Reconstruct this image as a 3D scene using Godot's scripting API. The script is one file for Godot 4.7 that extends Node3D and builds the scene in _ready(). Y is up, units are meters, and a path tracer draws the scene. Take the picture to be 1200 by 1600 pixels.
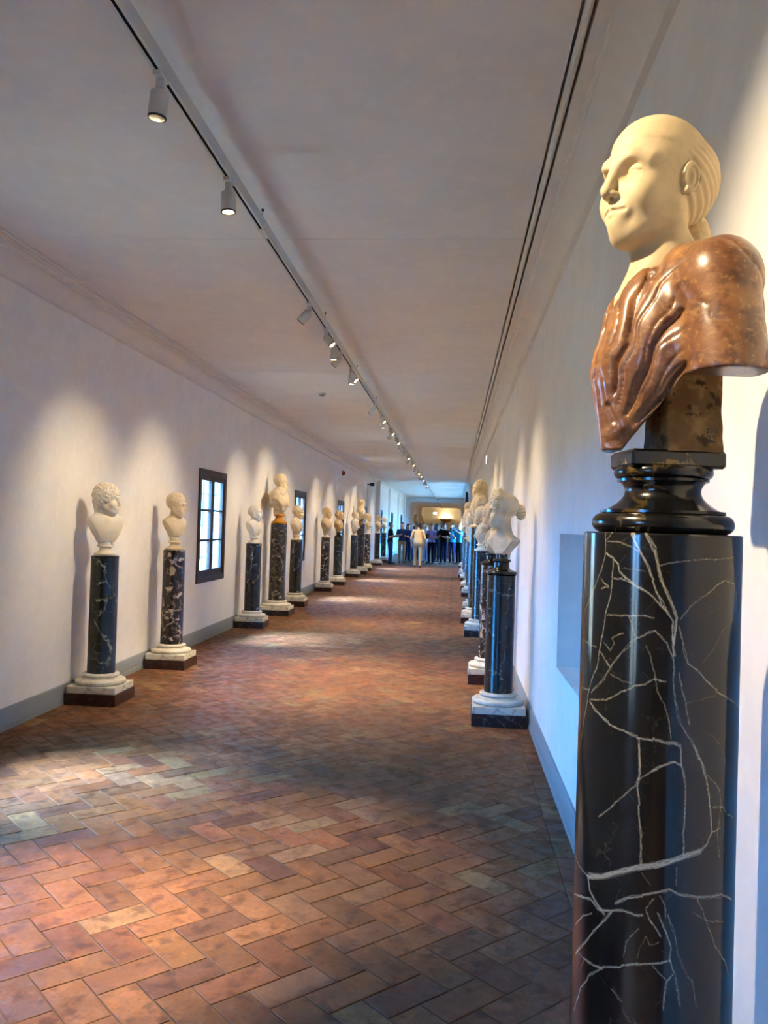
extends Node3D
# A long vaulted picture-gallery corridor lined with busts on marble columns.
const XL := -3.27      # face of the left wall
const XR := 0.66       # face of the right wall
const YC := 3.46       # flat of the ceiling
const Z_NEAR := 9.0
const Z_PIER := -34.7  # end of the first stretch
const Z_LIGHT := -55.0 # end of the daylit stretch
const Z_END := -86.0
const TRACK_X := -1.198
const TRACK_Y := 3.33
const WINDOW_Z := [2.36, -4.07, -10.57, -17.07, -23.47, -30.0]
const WINDOW_W := 1.28
const FAR_WINDOW_Z := [-36.7, -43.3, -50.9]
var rng := RandomNumberGenerator.new()
var names := {}
var M := {}
var FIG := {}

func _ready():
	# ---- camera
	var cam := Camera3D.new()
	cam.name = "camera"
	cam.fov = 62.245
	cam.near = 0.05
	cam.far = 300.0
	cam.position = Vector3(0, 1.6, 0)
	cam.rotation = Vector3(0.01516, 0.08384, 0.03121)
	add_child(cam)
	cam.current = true
	# ---- sky, exposure
	var env := Environment.new()
	env.background_mode = Environment.BG_SKY
	var sky := Sky.new()
	var sm := ProceduralSkyMaterial.new()
	sm.sky_top_color = Color(0.45, 0.74, 1.0)
	sm.sky_horizon_color = Color(0.10, 0.52, 0.86)
	sm.sky_curve = 0.5
	sm.ground_horizon_color = Color(0.36, 0.42, 0.44)
	sm.ground_bottom_color = Color(0.26, 0.28, 0.26)
	sm.sky_energy_multiplier = 1.0
	sm.ground_energy_multiplier = 1.0
	sky.sky_material = sm
	env.sky = sky
	env.background_energy_multiplier = 44.0
	env.tonemap_mode = Environment.TONE_MAPPER_LINEAR
	env.tonemap_exposure = 3.65
	env.sdfgi_enabled = true
	env.ssao_enabled = true
	env.ssil_enabled = true
	var we := WorldEnvironment.new()
	we.name = "world_environment"
	we.environment = env
	add_child(we)
	# ---- the sun behind thin cloud: wide and soft, slanting in from the window side
	var sun := DirectionalLight3D.new()
	sun.name = "veiled_sun"
	sun.light_energy = 10.0
	sun.light_color = Color(0.78, 0.89, 1.0)
	sun.light_angular_distance = 24.0
	sun.shadow_enabled = true
	sun.sky_mode = DirectionalLight3D.SKY_MODE_LIGHT_ONLY
	add_child(sun)
	sun.look_at_from_position(Vector3.ZERO, Vector3(0.60, -0.86, -0.12), Vector3.UP)
	rng.seed = 7
	make_materials()
	# ---- large structure
	build_walls()
	build_ceiling()
	build_floor()
	build_windows()
	# ---- objects
	build_columns_and_busts()
	build_track()
	build_far_end()
	build_people()
	build_fittings()

# ---------------------------------------------------------------- naming and parenting
func numbered(called: String) -> String:
	var n: int = names.get(called, 0)
	names[called] = n + 1
	return called if n == 0 else "%s_%03d" % [called, n]

func thing(called: String, label: String, category: String, at := Vector3.ZERO, turn := 0.0, group := "") -> Node3D:
	var o := Node3D.new()
	o.name = numbered(called)
	add_child(o)
	o.position = at
	o.rotation.y = turn
	o.set_meta("label", label)
	o.set_meta("category", category)
	if group != "":
		o.set_meta("group", group)
	return o

func obj(called: String, mesh: Mesh, m: Material, parent: Node = self) -> MeshInstance3D:
	var o := MeshInstance3D.new()
	o.mesh = mesh
	o.material_override = m
	o.name = numbered(called) if parent == self else called
	parent.add_child(o, true)
	return o

func struct(called: String, mesh: Mesh, m: Material, parent: Node = self) -> MeshInstance3D:
	var o := obj(called, mesh, m, parent)
	if parent == self:
		o.set_meta("kind", "structure")
	return o

func tag(o: Node, label: String, category: String, group := "") -> Node:
	o.set_meta("label", label)
	o.set_meta("category", category)
	if group != "":
		o.set_meta("group", group)
	return o

# ---------------------------------------------------------------- mesh building
func stool() -> SurfaceTool:
	var st := SurfaceTool.new()
	st.begin(Mesh.PRIMITIVE_TRIANGLES)
	st.set_smooth_group(-1)
	return st

func done(st: SurfaceTool) -> ArrayMesh:
	st.generate_normals()
	return st.commit()

func tri(st: SurfaceTool, a: Vector3, b: Vector3, c: Vector3):
	st.add_vertex(a); st.add_vertex(c); st.add_vertex(b)

func quad(st: SurfaceTool, a: Vector3, b: Vector3, c: Vector3, d: Vector3):
	# counter-clockwise seen from outside
	tri(st, a, b, c); tri(st, a, c, d)

func box(st: SurfaceTool, lo: Vector3, hi: Vector3):
	var p := []
	for i in 8:
		p.append(Vector3(hi.x if i & 1 else lo.x, hi.y if i & 2 else lo.y, hi.z if i & 4 else lo.z))
	quad(st, p[4], p[5], p[7], p[6]); quad(st, p[1], p[0], p[2], p[3])
	quad(st, p[5], p[1], p[3], p[7]); quad(st, p[0], p[4], p[6], p[2])
	quad(st, p[6], p[7], p[3], p[2]); quad(st, p[0], p[1], p[5], p[4])

func bevel_box(st: SurfaceTool, lo: Vector3, hi: Vector3, b: float):
	# a box whose twelve edges are chamfered
	var c := (lo + hi) * 0.5
	var h := (hi - lo) * 0.5
	var g := func(sx: int, sy: int, sz: int, k: int) -> Vector3:
		var v := Vector3(sx * h.x, sy * h.y, sz * h.z)
		if k != 0: v.x -= sx * b
		if k != 1: v.y -= sy * b
		if k != 2: v.z -= sz * b
		return c + v
	for s in [-1, 1]:
		var f: Array = [g.call(s, -1, -1, 0), g.call(s, 1, -1, 0), g.call(s, 1, 1, 0), g.call(s, -1, 1, 0)]
		face(st, f, s > 0)
		f = [g.call(-1, s, -1, 1), g.call(-1, s, 1, 1), g.call(1, s, 1, 1), g.call(1, s, -1, 1)]
		face(st, f, s > 0)
		f = [g.call(-1, -1, s, 2), g.call(1, -1, s, 2), g.call(1, 1, s, 2), g.call(-1, 1, s, 2)]
		face(st, f, s > 0)
		for t in [-1, 1]:
			face(st, [g.call(-1, s, t, 1), g.call(-1, s, t, 2), g.call(1, s, t, 2), g.call(1, s, t, 1)], s * t > 0)
			face(st, [g.call(s, -1, t, 2), g.call(s, -1, t, 0), g.call(s, 1, t, 0), g.call(s, 1, t, 2)], s * t > 0)
			face(st, [g.call(s, t, -1, 0), g.call(s, t, -1, 1), g.call(s, t, 1, 1), g.call(s, t, 1, 0)], s * t > 0)
			for u in [-1, 1]:
				var q: Array = [g.call(s, t, u, 0), g.call(s, t, u, 1), g.call(s, t, u, 2)]
				if s * t * u > 0: tri(st, q[0], q[1], q[2])
				else: tri(st, q[0], q[2], q[1])

func face(st: SurfaceTool, f: Array, way: bool):
	if way: quad(st, f[0], f[1], f[2], f[3])
	else: quad(st, f[3], f[2], f[1], f[0])

func boxes(list: Array) -> ArrayMesh:
	var st := stool()
	for b in list: box(st, b[0], b[1])
	return done(st)

func bevelled(lo: Vector3, hi: Vector3, b: float) -> ArrayMesh:
	var st := stool()
	bevel_box(st, lo, hi, b)
	return done(st)

func lathe(profile: Array, seg := 40, vspan := 1.0) -> ArrayMesh:
	# profile: Vector2(radius, height) from the bottom up; sharp where it turns by more than about 40 degrees
	var v := PackedVector3Array(); var n := PackedVector3Array(); var uv := PackedVector2Array(); var ix := PackedInt32Array()
	var cnt := profile.size() - 1
	var nrm := []
	for i in cnt:
		var d: Vector2 = profile[i + 1] - profile[i]
		nrm.append(Vector2(d.y, -d.x).normalized())
	for i in cnt:
		var n0: Vector2 = nrm[i]; var n1: Vector2 = nrm[i]
		if i > 0 and nrm[i].dot(nrm[i - 1]) > 0.76: n0 = (nrm[i] + nrm[i - 1]).normalized()
		if i < cnt - 1 and nrm[i].dot(nrm[i + 1]) > 0.76: n1 = (nrm[i] + nrm[i + 1]).normalized()
		var base := v.size()
		for s in seg + 1:
			var a := TAU * s / seg
			var c := cos(a); var sn := sin(a)
			for k in 2:
				var pr: Vector2 = profile[i + k]
				var nn: Vector2 = n0 if k == 0 else n1
				v.append(Vector3(pr.x * c, pr.y, -pr.x * sn))
				n.append(Vector3(nn.x * c, nn.y, -nn.x * sn))
				uv.append(Vector2(float(s) / seg, 1.0 - pr.y / vspan))
		for s in seg:
			var q := base + s * 2
			ix.append_array([q, q + 3, q + 2, q, q + 1, q + 3])
	return raw_mesh(v, n, ix, uv)

func raw_mesh(v: PackedVector3Array, n: PackedVector3Array, ix: PackedInt32Array, uv := PackedVector2Array(), col := PackedColorArray()) -> ArrayMesh:
	var a := []
	a.resize(Mesh.ARRAY_MAX)
	a[Mesh.ARRAY_VERTEX] = v
	a[Mesh.ARRAY_NORMAL] = n
	a[Mesh.ARRAY_INDEX] = ix
	if uv.size() > 0: a[Mesh.ARRAY_TEX_UV] = uv
	if col.size() > 0: a[Mesh.ARRAY_COLOR] = col
	var m := ArrayMesh.new()
	m.add_surface_from_arrays(Mesh.PRIMITIVE_TRIANGLES, a)
	return m

func arc(cx: float, cy: float, r: float, a0: float, a1: float, n: int) -> Array:
	var o := []
	for i in n + 1:
		var a := deg_to_rad(lerpf(a0, a1, float(i) / n))
		o.append(Vector2(cx + r * cos(a), cy + r * sin(a)))
	return o

func extrude_z(profile: Array, z0: float, z1: float) -> ArrayMesh:
	# an open profile of Vector2(x, y) drawn along z, with smooth normals where it curves gently; visible side on the left of its course
	var v := PackedVector3Array(); var n := PackedVector3Array(); var ix := PackedInt32Array()
	var cnt := profile.size() - 1
	var nrm := []
	for i in cnt:
		var d: Vector2 = profile[i + 1] - profile[i]
		nrm.append(Vector2(d.y, -d.x).normalized())
	for i in cnt:
		var na: Vector2 = nrm[i]; var nb: Vector2 = nrm[i]
		if i > 0 and nrm[i].dot(nrm[i - 1]) > 0.76: na = (nrm[i] + nrm[i - 1]).normalized()
		if i < cnt - 1 and nrm[i].dot(nrm[i + 1]) > 0.76: nb = (nrm[i] + nrm[i + 1]).normalized()
		var b := v.size()
		for k in 2:
			var p: Vector2 = profile[i + k]
			var m: Vector2 = na if k == 0 else nb
			for z in [z0, z1]:
				v.append(Vector3(p.x, p.y, z)); n.append(Vector3(m.x, m.y, 0))
		ix.append_array([b, b + 3, b + 1, b, b + 2, b + 3])
	return raw_mesh(v, n, ix)

func tube_between(a: Vector3, b: Vector3, r0: float, r1: float, seg := 12) -> ArrayMesh:
	var st := stool()
	st.set_smooth_group(0)
	add_tube(st, a, b, r0, r1, seg)
	return done(st)

func add_tube(st: SurfaceTool, a: Vector3, b: Vector3, r0: float, r1: float, seg := 12):
	var d := (b - a).normalized()
	var x := d.cross(Vector3.UP if absf(d.y) < 0.9 else Vector3.RIGHT).normalized()
	var y := d.cross(x)
	for i in seg:
		var a0 := TAU * i / seg; var a1 := TAU * (i + 1) / seg
		var e0 := x * cos(a0) + y * sin(a0); var e1 := x * cos(a1) + y * sin(a1)
		st.set_smooth_group(1)
		quad(st, a + e0 * r0, a + e1 * r0, b + e1 * r1, b + e0 * r1)
		st.set_smooth_group(-1)
		tri(st, a + e1 * r0, a + e0 * r0, a); tri(st, b + e0 * r1, b + e1 * r1, b)

# ---------------------------------------------------------------- materials
func plain(c: Color, rough: float, spec := 0.5, metal := 0.0) -> StandardMaterial3D:
	var m := StandardMaterial3D.new()
	m.albedo_color = c
	m.roughness = rough
	m.metallic_specular = spec
	m.metallic = metal
	return m

func noise(kind: int, freq: float, seed_: int, oct := 4) -> FastNoiseLite:
	var n := FastNoiseLite.new()
	n.noise_type = kind
	n.frequency = freq
	n.seed = seed_
	n.fractal_octaves = oct
	n.fractal_type = FastNoiseLite.FRACTAL_FBM if oct > 1 else FastNoiseLite.FRACTAL_NONE
	return n

func bytes_of(n: FastNoiseLite, w: int, h: int) -> PackedByteArray:
	var im := n.get_seamless_image(w, h, false, false, 0.12)
	im.convert(Image.FORMAT_L8)
	return im.get_data()

func blend_image(w: int, h: int, layers: Array, base: Color) -> ImageTexture:
	# layers: [bytes, colour, low, high]: the colour is laid over where the noise runs from low to high
	var r := PackedFloat32Array(); var g := PackedFloat32Array(); var b := PackedFloat32Array()
	r.resize(w * h); g.resize(w * h); b.resize(w * h)
	r.fill(base.r); g.fill(base.g); b.fill(base.b)
	for l in layers:
		var d: PackedByteArray = l[0]
		var c: Color = l[1]
		var ramp := PackedFloat32Array()
		ramp.resize(256)
		for i in 256:
			ramp[i] = smoothstep(l[2], l[3], i / 255.0) * c.a if l[3] > l[2] else (1.0 - smoothstep(l[3], l[2], i / 255.0)) * c.a
		var cr := c.r; var cg := c.g; var cb := c.b
		for i in w * h:
			var t := ramp[d[i]]
			if t > 0.004:
				r[i] += (cr - r[i]) * t; g[i] += (cg - g[i]) * t; b[i] += (cb - b[i]) * t
	var out := PackedByteArray()
	out.resize(w * h * 3)
	for i in w * h:
		out[i * 3] = clampi(int(r[i] * 255.0), 0, 255)
		out[i * 3 + 1] = clampi(int(g[i] * 255.0), 0, 255)
		out[i * 3 + 2] = clampi(int(b[i] * 255.0), 0, 255)
	var im := Image.create_from_data(w, h, false, Image.FORMAT_RGB8, out)
	return ImageTexture.create_from_image(im)

func relief(n: FastNoiseLite, size: int, strength: float) -> ImageTexture:
	var im := n.get_seamless_image(size, size, false, false, 0.12)
	im.convert(Image.FORMAT_RGBA8)
	im.bump_map_to_normal_map(strength)
	return ImageTexture.create_from_image(im)

func triplanar(m: StandardMaterial3D, scale_: float, world := false) -> StandardMaterial3D:
	m.uv1_triplanar = true
	m.uv1_world_triplanar = world
	m.uv1_scale = Vector3.ONE * scale_
	return m

func veins(freq: float, seed_: int, warp: float) -> FastNoiseLite:
	# cell borders bent by a warp: a net of cracks, dark (low) on the lines
	var n := FastNoiseLite.new()
	n.noise_type = FastNoiseLite.TYPE_CELLULAR
	n.cellular_return_type = FastNoiseLite.RETURN_DISTANCE2_SUB
	n.cellular_distance_function = FastNoiseLite.DISTANCE_EUCLIDEAN
	n.frequency = freq
	n.seed = seed_
	n.fractal_type = FastNoiseLite.FRACTAL_NONE
	n.domain_warp_enabled = true
	n.domain_warp_amplitude = warp
	n.domain_warp_frequency = freq * 0.9
	n.domain_warp_fractal_octaves = 3
	return n

func marble(seed_: int, base: Color, cloud: Color, vein: Color, vein_w: float, freq: float, blot := 0.0) -> StandardMaterial3D:
	# polished dark marble with pale veins, mapped round a shaft
	var w := 256; var h := 512
	var lay := [[bytes_of(noise(FastNoiseLite.TYPE_SIMPLEX_SMOOTH, 0.012, seed_), w, h), cloud, 0.35, 0.85],
		[bytes_of(veins(freq * 2.1, seed_ + 2, 26.0), w, h), Color(vein.r, vein.g, vein.b, 0.42), vein_w * 0.75, 0.0],
		[bytes_of(noise(FastNoiseLite.TYPE_SIMPLEX_SMOOTH, 0.02, seed_ + 4), w, h), Color(base.r, base.g, base.b, 0.8), 0.50, 0.66],
		[bytes_of(veins(freq, seed_ + 1, 48.0), w, h), vein, vein_w * 0.62, 0.0],
		[bytes_of(noise(FastNoiseLite.TYPE_SIMPLEX_SMOOTH, 0.014, seed_ + 5), w, h), Color(base.r, base.g, base.b, 0.75), 0.60, 0.74]]
	if blot > 0.0:
		lay.append([bytes_of(noise(FastNoiseLite.TYPE_SIMPLEX_SMOOTH, 0.022, seed_ + 3, 5), w, h), Color(vein.r, vein.g, vein.b, 0.85), 1.0 - blot, 1.0 - blot + 0.1])
	var m := plain(Color.WHITE, 0.2)
	m.albedo_texture = blend_image(w, h, lay, base)
	return m

func make_materials():
	# walls and ceiling: lime plaster, barely mottled
	var fine := noise(FastNoiseLite.TYPE_SIMPLEX_SMOOTH, 0.05, 3, 5)
	var plaster_tex := blend_image(256, 256, [[bytes_of(noise(FastNoiseLite.TYPE_SIMPLEX_SMOOTH, 0.012, 5), 256, 256), Color(0.90, 0.885, 0.86, 0.8), 0.3, 0.8],
		[bytes_of(fine, 256, 256), Color(0.94, 0.925, 0.90, 0.5), 0.5, 0.8]], Color(0.92, 0.905, 0.88))
	var pm := triplanar(plain(Color.WHITE, 0.92, 0.25), 0.55, true)
	pm.albedo_texture = plaster_tex
	M.wall = pm
	var cm := triplanar(plain(Color(0.97, 0.955, 0.94), 0.95, 0.2), 0.45, true)
	cm.albedo_texture = plaster_tex
	M.ceiling = cm
	M.skirting = plain(Color(0.53, 0.55, 0.57), 0.6, 0.35)
	M.slot = plain(Color(0.10, 0.09, 0.085), 0.8)
	M.grout = triplanar(plain(Color(0.36, 0.29, 0.235), 0.85, 0.3), 2.0, true)
	# fired-clay paving: mottling on the tone of each brick, worn wax
	var clay := blend_image(512, 512, [[bytes_of(noise(FastNoiseLite.TYPE_SIMPLEX_SMOOTH, 0.010, 11), 512, 512), Color(1, 0.93, 0.84, 0.75), 0.45, 0.85],
		[bytes_of(noise(FastNoiseLite.TYPE_SIMPLEX_SMOOTH, 0.020, 12, 5), 512, 512), Color(0.52, 0.45, 0.41, 0.85), 0.50, 0.88],
		[bytes_of(noise(FastNoiseLite.TYPE_SIMPLEX_SMOOTH, 0.10, 13, 3), 512, 512), Color(0.6, 0.52, 0.46, 0.55), 0.52, 0.85],
		[bytes_of(noise(FastNoiseLite.TYPE_SIMPLEX_SMOOTH, 0.035, 17, 4), 512, 512), Color(1, 0.97, 0.92, 0.6), 0.62, 0.9]], Color(0.80, 0.75, 0.71))
	var bm := triplanar(plain(Color.WHITE, 1.0, 0.4), 0.85, true)
	bm.albedo_texture = clay
	bm.vertex_color_use_as_albedo = true
	var rough_n := blend_image(256, 256, [[bytes_of(noise(FastNoiseLite.TYPE_SIMPLEX_SMOOTH, 0.03, 15, 5), 256, 256), Color(0.78, 0.78, 0.78), 0.3, 0.8]], Color(0.52, 0.52, 0.52))
	bm.roughness_texture = rough_n
	bm.normal_enabled = true
	bm.normal_texture = relief(noise(FastNoiseLite.TYPE_SIMPLEX_SMOOTH, 0.03, 16, 5), 256, 2.2)
	bm.normal_scale = 0.35
	M.brick = bm
	# marbles
	M.white_marble = triplanar(plain(Color.WHITE, 0.35), 2.2)
	M.white_marble.albedo_texture = blend_image(256, 256, [[bytes_of(noise(FastNoiseLite.TYPE_SIMPLEX_SMOOTH, 0.015, 21), 256, 256), Color(0.70, 0.69, 0.66, 0.8), 0.45, 0.9],
		[bytes_of(veins(0.012, 22, 40.0), 256, 256), Color(0.50, 0.50, 0.50, 0.6), 0.10, 0.0]], Color(0.84, 0.82, 0.76))
	var plinth_tex := func(seed_: int, base: Color, vein: Color) -> StandardMaterial3D:
		var m := triplanar(plain(Color.WHITE, 0.3), 2.0)
		m.albedo_texture = blend_image(256, 256, [[bytes_of(noise(FastNoiseLite.TYPE_SIMPLEX_SMOOTH, 0.03, seed_, 5), 256, 256), Color(base.r * 1.6, base.g * 1.5, base.b * 1.5, 0.8), 0.45, 0.85],
			[bytes_of(veins(0.02, seed_ + 1, 40.0), 256, 256), vein, 0.08, 0.0]], base)
		return m
	M.plinth_red = plinth_tex.call(31, Color(0.17, 0.10, 0.095), Color(0.42, 0.36, 0.34, 0.6))
	M.plinth_black = plinth_tex.call(33, Color(0.10, 0.10, 0.115), Color(0.55, 0.55, 0.57, 0.7))
	M.shaft_green = marble(41, Color(0.055, 0.075, 0.065), Color(0.10, 0.14, 0.12, 0.8), Color(0.62, 0.66, 0.60, 0.75), 0.10, 0.011)
	M.shaft_purple = marble(51, Color(0.11, 0.065, 0.06), Color(0.17, 0.12, 0.12, 0.8), Color(0.70, 0.67, 0.63, 0.9), 0.16, 0.018, 0.36)
	M.shaft_black = marble(61, Color(0.065, 0.062, 0.066), Color(0.12, 0.12, 0.125, 0.8), Color(0.66, 0.65, 0.63, 0.75), 0.08, 0.012)
	M.shaft_grey = marble(71, Color(0.14, 0.12, 0.11), Color(0.23, 0.21, 0.19, 0.9), Color(0.50, 0.48, 0.45, 0.7), 0.16, 0.020, 0.30)
	M.shaft_blue = marble(81, Color(0.07, 0.078, 0.10), Color(0.13, 0.145, 0.18, 0.8), Color(0.58, 0.61, 0.66, 0.75), 0.10, 0.015)
	M.shaft_brown = marble(91, Color(0.12, 0.08, 0.07), Color(0.20, 0.14, 0.12, 0.9), Color(0.50, 0.45, 0.42, 0.6), 0.14, 0.022)
	M.black_socle = triplanar(plain(Color.WHITE, 0.2), 1.6)
	M.black_socle.albedo_texture = blend_image(256, 256, [[bytes_of(noise(FastNoiseLite.TYPE_SIMPLEX_SMOOTH, 0.02, 101), 256, 256), Color(0.09, 0.085, 0.07, 0.8), 0.4, 0.9],
		[bytes_of(veins(0.008, 102, 60.0), 256, 256), Color(0.55, 0.44, 0.24, 0.8), 0.045, 0.0]], Color(0.045, 0.045, 0.04))
	M.yellow_marble = triplanar(plain(Color.WHITE, 0.2), 2.0)
	M.yellow_marble.albedo_texture = blend_image(128, 128, [[bytes_of(noise(FastNoiseLite.TYPE_SIMPLEX_SMOOTH, 0.03, 111), 128, 128), Color(0.62, 0.36, 0.12, 0.8), 0.45, 0.8]], Color(0.80, 0.56, 0.22))
	# statuary marble: cream, a little stained
	var statuary := func(seed_: int, base: Color, stain: Color) -> StandardMaterial3D:
		var m := triplanar(plain(Color.WHITE, 0.55, 0.4), 2.4)
		m.albedo_texture = blend_image(256, 256, [[bytes_of(noise(FastNoiseLite.TYPE_SIMPLEX_SMOOTH, 0.012, seed_), 256, 256), stain, 0.42, 0.9],
			[bytes_of(noise(FastNoiseLite.TYPE_SIMPLEX_SMOOTH, 0.09, seed_ + 1, 4), 256, 256), Color(stain.r * 0.9, stain.g * 0.88, stain.b * 0.84, 0.3), 0.5, 0.95]], base)
		return m
	M.statue_cream = statuary.call(121, Color(0.85, 0.79, 0.68), Color(0.76, 0.67, 0.53, 0.7))
	M.statue_white = statuary.call(124, Color(0.88, 0.85, 0.78), Color(0.80, 0.75, 0.65, 0.6))
	M.statue_gold = statuary.call(127, Color(0.80, 0.70, 0.54), Color(0.66, 0.54, 0.37, 0.7))
	M.hero_head = statuary.call(131, Color(0.80, 0.72, 0.57), Color(0.74, 0.65, 0.49, 0.7))
	# brown banded alabaster of the draped bust
	var al := triplanar(plain(Color.WHITE, 0.34, 0.5), 2.2)
	al.albedo_texture = blend_image(512, 512, [[bytes_of(noise(FastNoiseLite.TYPE_SIMPLEX_SMOOTH, 0.009, 141, 5), 512, 512), Color(0.60, 0.42, 0.25, 0.9), 0.42, 0.85],
		[bytes_of(noise(FastNoiseLite.TYPE_SIMPLEX_SMOOTH, 0.02, 142, 5), 512, 512), Color(0.26, 0.15, 0.10, 0.85), 0.50, 0.9],
		[bytes_of(noise(FastNoiseLite.TYPE_SIMPLEX_SMOOTH, 0.05, 143, 4), 512, 512), Color(0.76, 0.60, 0.38, 0.65), 0.60, 0.92],
		[bytes_of(veins(0.010, 144, 60.0), 512, 512), Color(0.74, 0.62, 0.42, 0.5), 0.025, 0.0]], Color(0.44, 0.29, 0.19))
	al.clearcoat_enabled = true
	al.clearcoat = 0.35
	al.clearcoat_roughness = 0.2
	M.alabaster = al
	# the rough, uncut back of the same bust
	var ar := triplanar(plain(Color.WHITE, 0.8, 0.3), 3.0)
	ar.albedo_texture = blend_image(256, 256, [[bytes_of(noise(FastNoiseLite.TYPE_SIMPLEX_SMOOTH, 0.02, 151, 5), 256, 256), Color(0.58, 0.46, 0.29, 0.9), 0.4, 0.8],
		[bytes_of(noise(FastNoiseLite.TYPE_SIMPLEX_SMOOTH, 0.03, 152, 4), 256, 256), Color(0.16, 0.10, 0.06, 0.8), 0.72, 0.84]], Color(0.40, 0.29, 0.17))
	M.rough_back = ar
	# joinery and fittings
	M.frame_wood = plain(Color(0.17, 0.105, 0.075), 0.5)
	M.iron = plain(Color(0.20, 0.21, 0.22), 0.6, 0.5, 0.3)
	M.track_white = plain(Color(0.80, 0.80, 0.78), 0.5)
	M.lamp_black = plain(Color(0.03, 0.03, 0.03), 0.4)
	var gl := plain(Color(0.9, 0.95, 1.0, 0.08), 0.02)
	gl.transparency = BaseMaterial3D.TRANSPARENCY_ALPHA
	M.glass = gl
	var le := plain(Color(1, 0.95, 0.85), 0.3)
	le.emission_enabled = true
	le.emission = Color(1.0, 0.88, 0.68)
	le.emission_energy_multiplier = 6.0
	M.lamp_lens = le

# ---------------------------------------------------------------- the room
func wall_with_holes(x0: float, x1: float, z_hi: float, z_lo: float, y_top: float, holes: Array) -> ArrayMesh:
	# holes: [z_high, z_low, y_low, y_high], running away from z_hi
	var st := stool()
	var z := z_hi
	for h in holes:
		box(st, Vector3(x0, -0.05, h[0]), Vector3(x1, y_top, z))
		box(st, Vector3(x0, -0.05, h[1]), Vector3(x1, h[2], h[0]))
		box(st, Vector3(x0, h[3], h[1]), Vector3(x1, y_top, h[0]))
		z = h[1]
	box(st, Vector3(x0, -0.05, z_lo), Vector3(x1, y_top, z))
	return done(st)

func build_walls():
	var top := YC + 0.2
	var left := []
	var right := []
	var blind := []
	for z in WINDOW_Z:
		left.append([z, z - WINDOW_W, 0.77, 2.255])
		right.append([z - 0.02, z - 1.33, 0.745, 1.58])
		blind.append([Vector3(XR + 0.25, 0.70, z - 1.36), Vector3(XR + 0.40, 1.62, z + 0.01)])
	for z in FAR_WINDOW_Z:
		left.append([z, z - 1.28, 0.77, 2.255])
	for z in [-36.5, -40.0, -43.8, -47.5, -51.2]:
		right.append([z, z - 1.1, 0.77, 2.4])
	struct("wall_left", wall_with_holes(XL - 0.14, XL, Z_NEAR, Z_END, top, left), M.wall)
	struct("wall_right", wall_with_holes(XR, XR + 0.40, Z_NEAR, Z_END, top, right), M.wall)
	for i in blind.size():
		struct("wall_recess_%d" % (i + 1), boxes([blind[i]]), M.wall)
	struct("wall_back", boxes([[Vector3(XL - 0.14, -0.05, Z_NEAR), Vector3(XR + 0.4, top, Z_NEAR + 0.2)]]), M.wall)
	struct("wall_far", boxes([[Vector3(XL - 0.14, -0.05, Z_END - 0.2), Vector3(XR + 0.4, top, Z_END)]]), M.wall)
	# skirting boards with a chamfered top and a thin shoe at the floor
	for side in [["baseboard_left", XL, 1.0], ["baseboard_right", XR, -1.0]]:
		var x: float = side[1]
		var s: float = side[2]
		var pr := [Vector2(x, 0.165), Vector2(x + s * 0.012, 0.163), Vector2(x + s * 0.018, 0.155), Vector2(x + s * 0.018, 0.045), Vector2(x + s * 0.024, 0.042), Vector2(x + s * 0.024, -0.01)]
		if s > 0: pr.reverse()
		var b := struct(side[0], extrude_z(pr, Z_NEAR, Z_END), M.skirting)
		b.set_meta("label", "grey painted skirting board along the corridor wall")
	# piers where the first stretch ends
	var st := stool()
	box(st, Vector3(XL, 0, Z_PIER - 0.55), Vector3(XL + 0.17, YC, Z_PIER))
	struct("trim_1", done(st), M.wall)
	st = stool()
	box(st, Vector3(XR - 0.12, 0, Z_PIER - 0.55), Vector3(XR, YC, Z_PIER))
	struct("trim_2", done(st), M.wall)
	var k := 3
	for z in [-41.2, -47.8, -54.3]:
		st = stool()
		box(st, Vector3(XL, 0, z - 0.5), Vector3(XL + 0.10, YC, z))
		struct("trim_%d" % k, done(st), M.wall)
		k += 1
	for z in [Z_LIGHT - 1.5, -63.0, -71.0]:
		# low arches that narrow the last stretch
		st = stool()
		box(st, Vector3(XL, 0, z - 0.6), Vector3(XL + 0.22, YC - 0.25, z))
		box(st, Vector3(XR - 0.2, 0, z - 0.6), Vector3(XR, YC - 0.25, z))
		box(st, Vector3(XL, YC - 0.25, z - 0.6), Vector3(XR, YC, z))
		for c in [[XL + 0.22, 1.0], [XR - 0.2, -1.0]]:
			# quarter-round spandrels
			var pts := arc(c[0] + c[1] * 0.35, YC - 0.60, 0.35, 90, 180 if c[1] > 0 else 0, 6)
			for i in 6:
				var p: Vector2 = pts[i]; var q: Vector2 = pts[i + 1]
				var corner := Vector2(c[0], YC - 0.25)
				for zz in [z, z - 0.6]:
					tri(st, Vector3(corner.x, corner.y, zz), Vector3(p.x, p.y, zz), Vector3(q.x, q.y, zz))
				quad(st, Vector3(p.x, p.y, z), Vector3(q.x, q.y, z), Vector3(q.x, q.y, z - 0.6), Vector3(p.x, p.y, z - 0.6))
		struct("trim_%d" % k, done(st), M.wall)
		k += 1

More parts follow.
